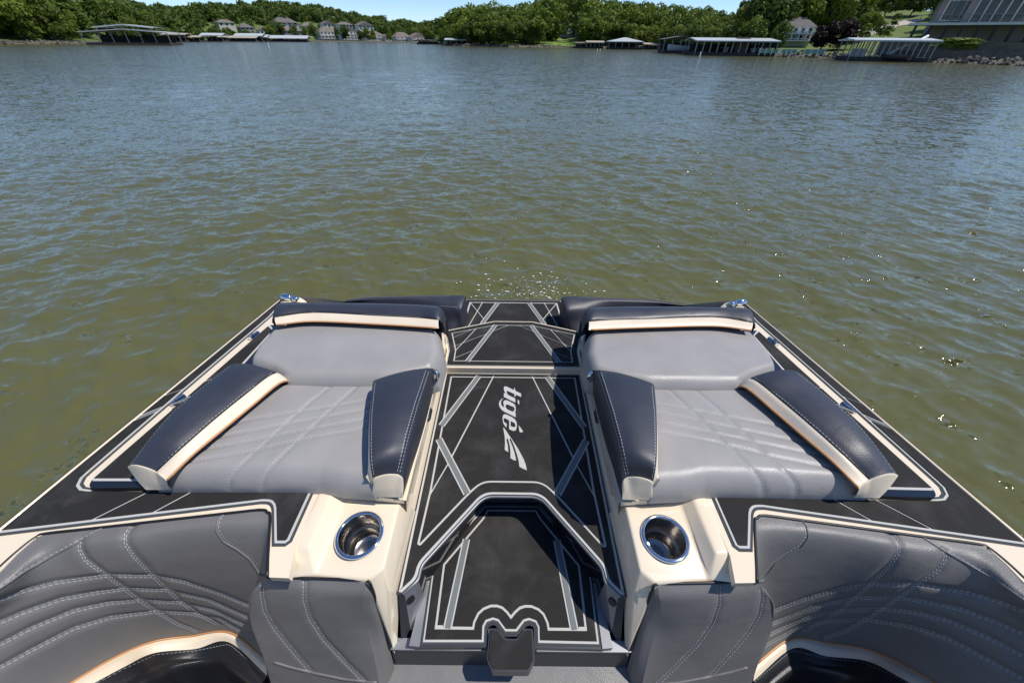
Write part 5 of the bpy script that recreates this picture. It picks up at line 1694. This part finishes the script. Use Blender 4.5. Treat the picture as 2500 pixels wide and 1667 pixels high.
# channel marker posts
for x, rt, rb, lb in ((657, 107, 117.5, 'thin white marker post standing in open water at left'), (1458, 120, 127.5, 'white marker buoy in front of the pyramid roofed boathouse'),
                      (1707, 127.5, 144, 'white marker buoy in front of the long white dock'), (1465, 119.5, 125, 'tiny marker beside the white buoy at pyramid roofed boathouse')):
    p = at((x, rb), CAM_Z); top = far((x, rt), p.y).z
    e = empty('marker_buoy', (p.x, p.y, 0)); tag(e, lb, 'buoy', 'marker buoys on the lake')
    h = top; r_ = max(.06, h * .09)
    mb = MB(); mb.tube([(0, 0, -.3), (0, 0, h * .12), (0, 0, h * .9), (0, 0, h)], [r_ * 1.3, r_ * 1.3, r_, r_ * .5], 10); mb.build('post', M['white_paint'], e, True)
    mb = MB(); mb.tube([(0, 0, h * .55), (0, 0, h * .68)], r_ * 1.08, 10); mb.build('band', M['hull_dark'], e, True)

# ---- right shore: houses, drive, lawn walls, dock with slide
house(1910, 1972, 101, 66, 40, 98, 'white_wall', 'grey_roof', 'white house with two storeys of balconies behind dark trees', None, 2, 4, 'hip', 'lake_house', balcony=True)
house(1868, 1912, 100, 72, 55, 102, 'grey_wall', 'grey_roof', 'grey house wing half hidden left of the balcony house', None, 2, 3, 'gable', 'lake_house')

def drape_sheet(name, left_px, right_px, mat, n=24, lift=.06):
    """a paved strip following the ground between two photo lines"""
    def hit(p):
        rr = ray(p); best = None
        for k in range(1, 400):
            t = k * .6 / rr.y; q = Vector((0, 0, CAM_Z)) + rr * t * 1.0
            if q.z < tz(q.x, q.y): best = q; break
        return best
    rows = []
    for l, r_ in zip(lin_resample([Vector((*p, 0)) for p in left_px], n), lin_resample([Vector((*p, 0)) for p in right_px], n)):
        a, b = hit((l.x, l.y)), hit((r_.x, r_.y))
        if a is None or b is None: continue
        rows.append([Vector((q.x, q.y, tz(q.x, q.y) + lift)) for q in (a.lerp(b, k / 7) for k in range(8))])
    if len(rows) < 2: return None
    o = mkgrid(name, np.array([[tuple(p) for p in r_] for r_ in rows]), mat, None)
    return tag(o, kind='structure')
drape_sheet('driveway', [(2068, 96), (2062, 84), (2100, 72), (2160, 62), (2230, 48)], [(2095, 99), (2140, 84), (2170, 72), (2215, 62), (2268, 50)], M['concrete'])

M['lawn'] = plain('mown_lawn', (0.13, 0.20, 0.022), 0.9, var=.15, vscale=.5)
drape_sheet('lawn', [(1345, 115.5), (1350, 104), (1357, 92)], [(1406, 115.5), (1404, 104), (1398, 94)], M['lawn'], lift=.1)

# big house on the right
a, b = far((2276, 58), 82), far((2560, 58), 74)
hv = (b - a); hw = hv.length; rz = math.atan2(hv.y, hv.x)
bhs = empty('lake_mansion', (a.x, a.y, a.z), rz)
tag(bhs, 'large dark lake house with arched windows and long deck at right edge', 'house')
g0 = tz(a.x, a.y) - a.z - 3
M['mansion'] = plain('brown_stucco', (0.30, 0.25, 0.215), 0.8, var=.1, vscale=.6)
mb = MB(); mb.box((hw / 2, 6, (3.4 + g0) / 2), (hw, 10, 3.4 - g0)); mb.build('wall', M['mansion'], bhs)
v = [Vector(q) for q in ((-.8, .2, 3.3), (hw * .42, .2, 3.3), (hw * .42, 6, 7.2), (.8, 6, 7.2), (hw + .8, 11.5, 3.3), (-.8, 11.5, 3.3), (hw, 6, 7.2))]
mk('roof', [Vector(q) for q in ((-.8, .2, 3.3), (hw + .8, .2, 3.3), (hw - 1, 6, 7.4), (1.2, 6, 7.4), (hw + .8, 11.6, 3.3), (-.8, 11.6, 3.3))], [(0, 1, 2, 3), (3, 2, 4, 5), (0, 3, 5), (1, 4, 2)], M['grey_roof'], bhs)
gx = hw * .55
mk('gable_front', [Vector(q) for q in ((gx - 4, .1, 0), (gx + 4, .1, 0), (gx + 4, .1, 4.2), (gx, .1, 8.2), (gx - 4, .1, 4.2), (gx - 4, 4, 4.2), (gx, 4, 8.2), (gx + 4, 4, 4.2))], [(0, 1, 2, 3, 4), (4, 3, 6, 5), (3, 2, 7, 6)], M['mansion'], bhs)
for k in range(5):
    x = gx - 2.4 + 1.2 * k
    mb = MB(); mb.box((x, .02, 1.5), (.9, .1, 2.4)); mb.build('window', M['pane'], bhs)
    hh = 1.9 * math.sqrt(max(.1, 1 - ((x - gx) / 3.2) ** 2))
    pts = [(x - .45, -.03, 3.2), (x + .45, -.03, 3.2)] + [(x + .45 - .9 * t / 4, -.03, 3.2 + 2.3 * math.sqrt(max(.04, 1 - ((x + .45 - .9 * t / 4 - gx) / 3.0) ** 2))) for t in range(5)]
    mk('arched_window', [Vector(q) for q in pts], [tuple(range(len(pts)))], M['pane'], bhs)
    mb = MB(); mb.box((x - .6, -.06, 2.6), (.14, .1, 5.0)); mb.build('mullion', M['white_wall'], bhs)
for x, ww in ((hw * .06, 1.5), (hw * .16, 2.2), (hw * .28, 2.4), (hw * .85, 2.6)):
    mb = MB(); mb.box((x + ww / 2, .9, 1.6), (ww + .3, .3, 2.6)); fr_ = mb.build('window_frame', M['white_wall'], bhs)
    for k in range(3):
        mb = MB(); mb.box((x + ww * (k + .5) / 3, .7, 1.6), (ww / 3.6, .12, 2.3)); mb.build('pane', M['pane'], fr_)
mb = MB(); mb.box((hw / 2 - 1, -1.2, -.15), (hw + 4, 4.4, .3)); mb.build('deck', M['white_wall'], bhs)
for k in range(9):
    mb = MB(); mb.box((-2 + (hw + 2) * k / 8, -3.2, -2.2), (.35, .35, 4.0)); mb.build('deck_post', M['dark_wood'], bhs)
    mb = MB(); mb.box((-2 + (hw + 2) * k / 8, -3.3, .45), (.1, .1, 1.0)); mb.build('rail_post', M['grey_wall'], bhs)
mb = MB(); mb.box((hw / 2 - 1, -3.3, .95), (hw + 4, .08, .08)); mb.build('hand_rail', M['grey_wall'], bhs)

# dock with slide in front of the lawn
RD = dock(2082, 2246, 151.5, 98.5, 92.5, 67, 'metal_roof', 'white roofed dock on thin posts with water slide at right', None, 14, 'shed', 6, turn=-.32, dark=False)
mb = MB(); mb.box((-3.6, .8, .95), (1.5, .8, .9)); mb.build('dock_box', M['post'], RD)
mb = MB(); mb.tube([(4.4, 3, 2.9), (3.7, 2.6, 2.5), (2.4, 2.2, 2.0), (1.0, 1.6, 1.35), (0.2, .8, .9)], .16, 8); mb.build('water_slide', M['white_paint'], RD, True)
mb = MB(); mb.box((-4.7, 2.2, 2.35), (3.0, 1.8, .1)); mb.build('awning', M['white_paint'], RD)
runabout(2178, 147, 66, 3.6, 'dark motor boat under the dock with the water slide', 'hull_dark', 2.3, .3)
for k in range(10):
    pass

# fence panels on the left of that dock
FNG = 'pale panels along the water edge beside the right lawn'
for i, (x0, x1, lb) in enumerate(((1852, 1896, 'pale green fence panel nearest the long white dock'), (1904, 1942, 'middle pale fence panel between the docks at right'), (1960, 2010, 'green tinted fence panel nearest the dock with slide'))):
    D_ = 84 - i * 1.5
    a, b = far((x0, 134), D_), far((x1, 134), D_)
    zt = far((x0, 121), D_).z
    e = empty('fence_panel', (a.x, a.y, 0)); tag(e, lb, 'fence', FNG)
    d = b - a
    v = [Vector((0, 0, .5)), Vector((d.x, d.y, .5)), Vector((d.x, d.y, zt)), Vector((0, 0, zt))]
    mk('panel', v + [q + Vector((0, .06, 0)) for q in v], [(0, 1, 2, 3), (7, 6, 5, 4), (0, 3, 7, 4), (1, 5, 6, 2), (3, 2, 6, 7), (0, 4, 5, 1)], M['teal'], e)
    for t in (0, .33, .66, 1):
        mb = MB(); mb.box((d.x * t, d.y * t - .05, (zt + .4) / 2), (.09, .09, zt)); mb.build('post', M['white_paint'], e)

# retaining walls, hedge and rocks below the mansion
def wall_strip(name, px, D, zlo, zhi, th, mat, label, cat):
    P = [far(p, d) for p, d in zip(px, D)]
    o0 = P[0].copy()
    v, f = [], []
    for p in P:
        for dy, z in ((0, zlo), (0, zhi), (th, zhi), (th, zlo)): v.append(Vector((p.x - o0.x, p.y + dy - o0.y, z)))
    for i in range(len(P) - 1):
        for k in range(4): f.append((i * 4 + k, i * 4 + (k + 1) % 4, (i + 1) * 4 + (k + 1) % 4, (i + 1) * 4 + k))
    f += [(0, 1, 2, 3), tuple(len(v) - 4 + k for k in range(4))]
    o = mk(name, v, f, M[mat], None, loc=(o0.x, o0.y, 0)); tag(o, label, cat); return o
wall_strip('retaining_wall', [(2200, 130), (2320, 130), (2420, 131), (2620, 132)], [69, 66, 64, 60], -.5, 1.25, .5, 'stone', 'grey stone retaining wall at the water below the large dark house', 'wall')
wall_strip('retaining_wall', [(2150, 113), (2300, 112), (2620, 112)], [76, 73, 66], .5, 2.3, .5, 'stone', 'upper stone terrace wall behind the clipped hedge', 'wall')
def shrub(name, px, row, D, w, h, mat, label, group=None, n=900, cat='shrub'):
    c = far((px, row), D)
    q, t = crown_arrays(int(px), n, .05, 'round')
    o = quads_obj(name, (q - np.array([0, 0, .12])) * np.array([w, w if w < 4 else 1.6, h]), t, M[mat])
    o.location = (c.x, c.y, c.z); tag(o, label, cat, group); return o
shrub('clipped_hedge', 2335, 117, 71, 9.5, 1.3, 'leaf_y', 'long clipped bright green hedge below the large dark house', n=1800, cat='hedge')
shrub('round_shrub', 2143, 90, 84, 2.2, 2.4, 'leaf_d', 'dark round shrub beside the pale driveway')
shrub('round_shrub', 2142, 66, 95, 1.6, 2.0, 'leaf_d', 'small conical shrub above the driveway bend')
shrub('round_shrub', 2165, 88, 82, 1.6, 1.5, 'leaf', 'low green shrub right of the dark round one on the lawn')
shrub('round_shrub', 2182, 62, 97, 1.8, 2.0, 'leaf_d', 'dark shrub at the top of the driveway')

# shoreline rocks
rk = random.Random(4)
mbk = MB()
for i in range(420):
    px = rk.choice([rk.uniform(1900, 2080), rk.uniform(2230, 2520), rk.uniform(0, 230), rk.uniform(1090, 1420)])
    az = col_az(px); rr_ = float(shore_r(az)) + rk.uniform(-1.6, .8)
    x, y = rr_ * math.sin(az), rr_ * math.cos(az)
    s = rk.uniform(.15, .5)
    q = [Vector((rk.uniform(-1, 1), rk.uniform(-1, 1), rk.uniform(-.6, .8))) .normalized() * s * rk.uniform(.7, 1.2) for _ in range(8)]
    bm = bmesh.new()
    for p in q: bm.verts.new(p + Vector((x, y, max(.05, tz(x, y)))))
    bmesh.ops.convex_hull(bm, input=bm.verts)
    bm.verts.index_update()
    mbk.add([v.co for v in bm.verts], [tuple(v.index for v in f.verts) for f in bm.faces]); bm.free()
tag(mbk.build('shore_rocks', M['stone']), kind='stuff')

# ---- individual trees
ORD = 'first second third fourth fifth sixth seventh eighth ninth tenth eleventh twelfth thirteenth fourteenth fifteenth sixteenth seventeenth eighteenth nineteenth twentieth'.split()
def trees_at(lst, label, group, name='leafy_tree'):
    base = label
    lst = sorted(lst, key=lambda q: q[0])
    for i, (px, d, top, shape, k, mat, wd) in enumerate(lst):
        az = col_az(px); rr_ = float(shore_r(az)) + d
        x, y = rr_ * math.sin(az), rr_ * math.cos(az)
        h = far((px, top), y).z - tz(x, y)
        if len(lst) > 1: label = base + ', ' + ORD[i] + ' from left'
        tree(x, y, max(2.5, h * 1.05), shape, k, mat, label, group, wd, name)
def wood_full(name, lst):
    Q, T = [], []
    for px, d, top, k in lst:
        az = col_az(px); rr_ = float(shore_r(az)) + d
        x, y = rr_ * math.sin(az), rr_ * math.cos(az)
        z = tz(x, y); h = 1.16 * max(3, far((px, top), y).z - z)
        q, t = CR[('round', k % 3)]
        n_ = 1700
        a = random.uniform(0, 6.28); ca, sa = math.cos(a), math.sin(a)
        p = q[:n_]; w_ = h * random.uniform(.9, 1.15)
        Q.append(np.stack([(p[..., 0] * ca - p[..., 1] * sa) * w_ + x, (p[..., 0] * sa + p[..., 1] * ca) * w_ + y, p[..., 2] * h + z - .1 * h], -1))
        T.append(np.clip(t[:n_] + random.uniform(-.25, .25), 0, 1))
    tag(quads_obj(name, np.concatenate(Q), np.concatenate(T), M['leaf']), kind='stuff')
# left point
trees_at([(-160, 10, -60, 'round', 0, 'leaf', 1.0), (-60, 6, -40, 'round', 1, 'leaf_y', 1.0), (20, 8, -45, 'wide', 0, 'leaf', 1.0), (90, 5, -30, 'round', 2, 'leaf_y', .95), (150, 7, -22, 'wide', 1, 'leaf', .9), (200, 5, 8, 'round', 0, 'leaf_y', .8),
          (60, 22, -60, 'round', 1, 'leaf', 1.0), (-30, 24, -70, 'round', 2, 'leaf_d', 1.0), (130, 24, -40, 'round', 0, 'leaf_d', .9), (0, 3, 40, 'round', 1, 'leaf_y', 1.0), (110, 3, 50, 'wide', 0, 'leaf', 1.0), (180, 3, 55, 'round', 2, 'leaf', 1.0)],
         'big leafy tree by the water on the left point', 'trees on the left point')
trees_at([(232, 14, -12, 'tall', 0, 'leaf_d', 1.5), (290, 22, -10, 'tall', 1, 'leaf_d', 1.5), (345, 30, -4, 'round', 1, 'leaf_d', .8), (262, 30, 0, 'round', 2, 'leaf', .9), (380, 34, 20, 'round', 0, 'leaf_d', .9)],
         'tall feathery dark tree behind the double roofed boathouse', 'tall trees behind the left boathouse')
wood_full('left_woods', [(x, d, tp, i) for i, (x, d, tp) in enumerate([(-200, 20, -60), (-120, 26, -60), (-60, 30, -60), (0, 30, -60), (50, 34, -60), (90, 30, -50), (140, 34, -45), (180, 26, -25), (215, 22, -10), (250, 28, -8), (300, 34, -6), (340, 40, 0), (370, 44, 14), (400, 40, 30), (20, 12, 10), (70, 12, 15), (120, 12, 15), (165, 14, 10), (-60, 12, 0), (205, 12, 30), (240, 16, 30), (300, 18, 36), (350, 20, 44), (390, 20, 52)])])
trees_at([(677, 20, 62, 'round', 0, 'leaf', 1.1)], 'round green tree beside the small white far house', None)
trees_at([(780, 30, 58, 'round', 1, 'leaf_d', .8), (836, 14, 66, 'round', 2, 'leaf_d', .6), (905, 12, 68, 'round', 1, 'leaf', .9), (920, 16, 72, 'tall', 0, 'leaf', 1.3), (890, 14, 74, 'round', 0, 'leaf_d', .9), (958, 12, 72, 'tall', 1, 'leaf_y', 1.3),
          (735, 22, 64, 'round', 2, 'leaf_d', .8), (760, 16, 66, 'round', 0, 'leaf', .7), (1020, 40, 68, 'round', 1, 'leaf_y', 1.0), (1050, 30, 66, 'round', 2, 'leaf_y', 1.0), (855, 34, 60, 'round', 0, 'leaf_d', .8), (700, 34, 52, 'round', 1, 'leaf_d', .9)],
         'small leafy tree standing among the far condominiums', 'trees among the condominiums')
# wooded point, middle: a front row of single trees, the wood behind as one mass
random.seed(12)
fr, bk = [], []
for i in range(56):
    px = 1080 + (1322 - 1080) * (i + random.random()) / 56
    top = float(np.interp(px, [1080, 1103, 1128, 1171, 1240, 1262, 1300, 1345], [48, 36, 22, 10, 10, 20, -4, -6]))
    if i % 4 == 0: fr.append((px, 4 + random.uniform(-1, 3), top + 44 + random.uniform(-10, 10), random.choice(['round', 'round', 'wide']), random.randrange(2), random.choice(['leaf', 'leaf_d', 'leaf', 'leaf_y']), random.uniform(.9, 1.25)))
    elif 1240 < px < 1266 and i % 4 == 1: continue
    else: bk.append((px, (12, 26, 40)[i % 4 - 1] + random.uniform(-3, 4), top + (22, 8, 0)[i % 4 - 1] + random.uniform(-4, 7), i))
trees_at(fr, 'leafy tree at the edge of the wooded middle point', 'front trees of the wooded point')
fr = []
for i in range(72):
    px = 1428 + (1800 - 1428) * (i + random.random()) / 72
    top = float(np.interp(px, [1400, 1500, 1649, 1703, 1758, 1800], [-8, -2, 13, 17, 30, 34]))
    if i % 4 == 0: fr.append((px, 5 + random.uniform(-1, 3), top + 50 + random.uniform(-10, 10), random.choice(['round', 'round', 'wide']), random.randrange(2), random.choice(['leaf', 'leaf_y', 'leaf', 'leaf_d']), random.uniform(.9, 1.25)))
    else: bk.append((px, (14, 28, 44)[i % 4 - 1] + random.uniform(-3, 4), top + (26, 10, 0)[i % 4 - 1] + random.uniform(-4, 7), i))
trees_at(fr, 'leafy tree standing close behind the middle docks', 'front trees behind the middle docks')
bk += [(1345, 26, -10, 0), (1385, 62, -20, 2), (1350, 60, -25, 1), (1410, 50, -20, 2), (1365, 64, -25, 0), (1425, 34, 0, 0)]
wood_full('middle_woods', bk)
# right bank
wood_full('right_woods', [(x, d, tp, i) for i, (x, d, tp) in enumerate([(1795, 26, 6), (1815, 34, -20), (1850, 44, -40), (1890, 50, -60), (1935, 54, -60), (1980, 60, -60), (2020, 66, -60), (2060, 70, -50), (2100, 74, -50), (2140, 74, -50), (2180, 70, -50), (2215, 66, -50), (2250, 60, -50), (1800, 10, 44), (1845, 20, 10), (1880, 26, 0), (2000, 34, -10), (2035, 40, -20), (2240, 50, -20), (2270, 44, -30)])])
trees_at([(1800, 16, 0, 'round', 0, 'leaf_y', .9), (1830, 12, -20, 'round', 1, 'leaf_d', .9), (1865, 14, -40, 'round', 2, 'leaf_d', .9), (1925, 24, -60, 'wide', 0, 'leaf', .9), (1985, 26, -60, 'round', 0, 'leaf', .9), (1845, 30, -40, 'round', 2, 'leaf', 1.0),
          (2050, 34, -50, 'round', 1, 'leaf', .9), (1905, 40, -70, 'round', 2, 'leaf_d', 1.0), (2110, 44, -40, 'wide', 1, 'leaf_y', .9), (2170, 46, -40, 'round', 0, 'leaf_d', .9), (2225, 44, -40, 'round', 1, 'leaf_d', .9), (2262, 34, -50, 'round', 2, 'leaf_d', .8),
          (1820, 5, 40, 'round', 1, 'leaf_d', 1.0), (1885, 8, 50, 'round', 0, 'leaf_d', .9), (2020, 56, -70, 'round', 0, 'leaf_d', 1.0), (2090, 60, -60, 'round', 2, 'leaf', 1.0)],
         'tall shady tree on the right bank around the houses', 'trees on the right bank')
trees_at([(1995, 9, 52, 'round', 0, 'leaf_p', 1.2), (2035, 10, 46, 'round', 1, 'leaf_p', 1.1)], 'dark purple leaved tree on the right bank by the lawn', 'purple trees by the right lawn')
trees_at([(2078, 20, 30, 'round', 2, 'leaf_y', 1.1)], 'bright green round tree at the top of the right lawn', None)
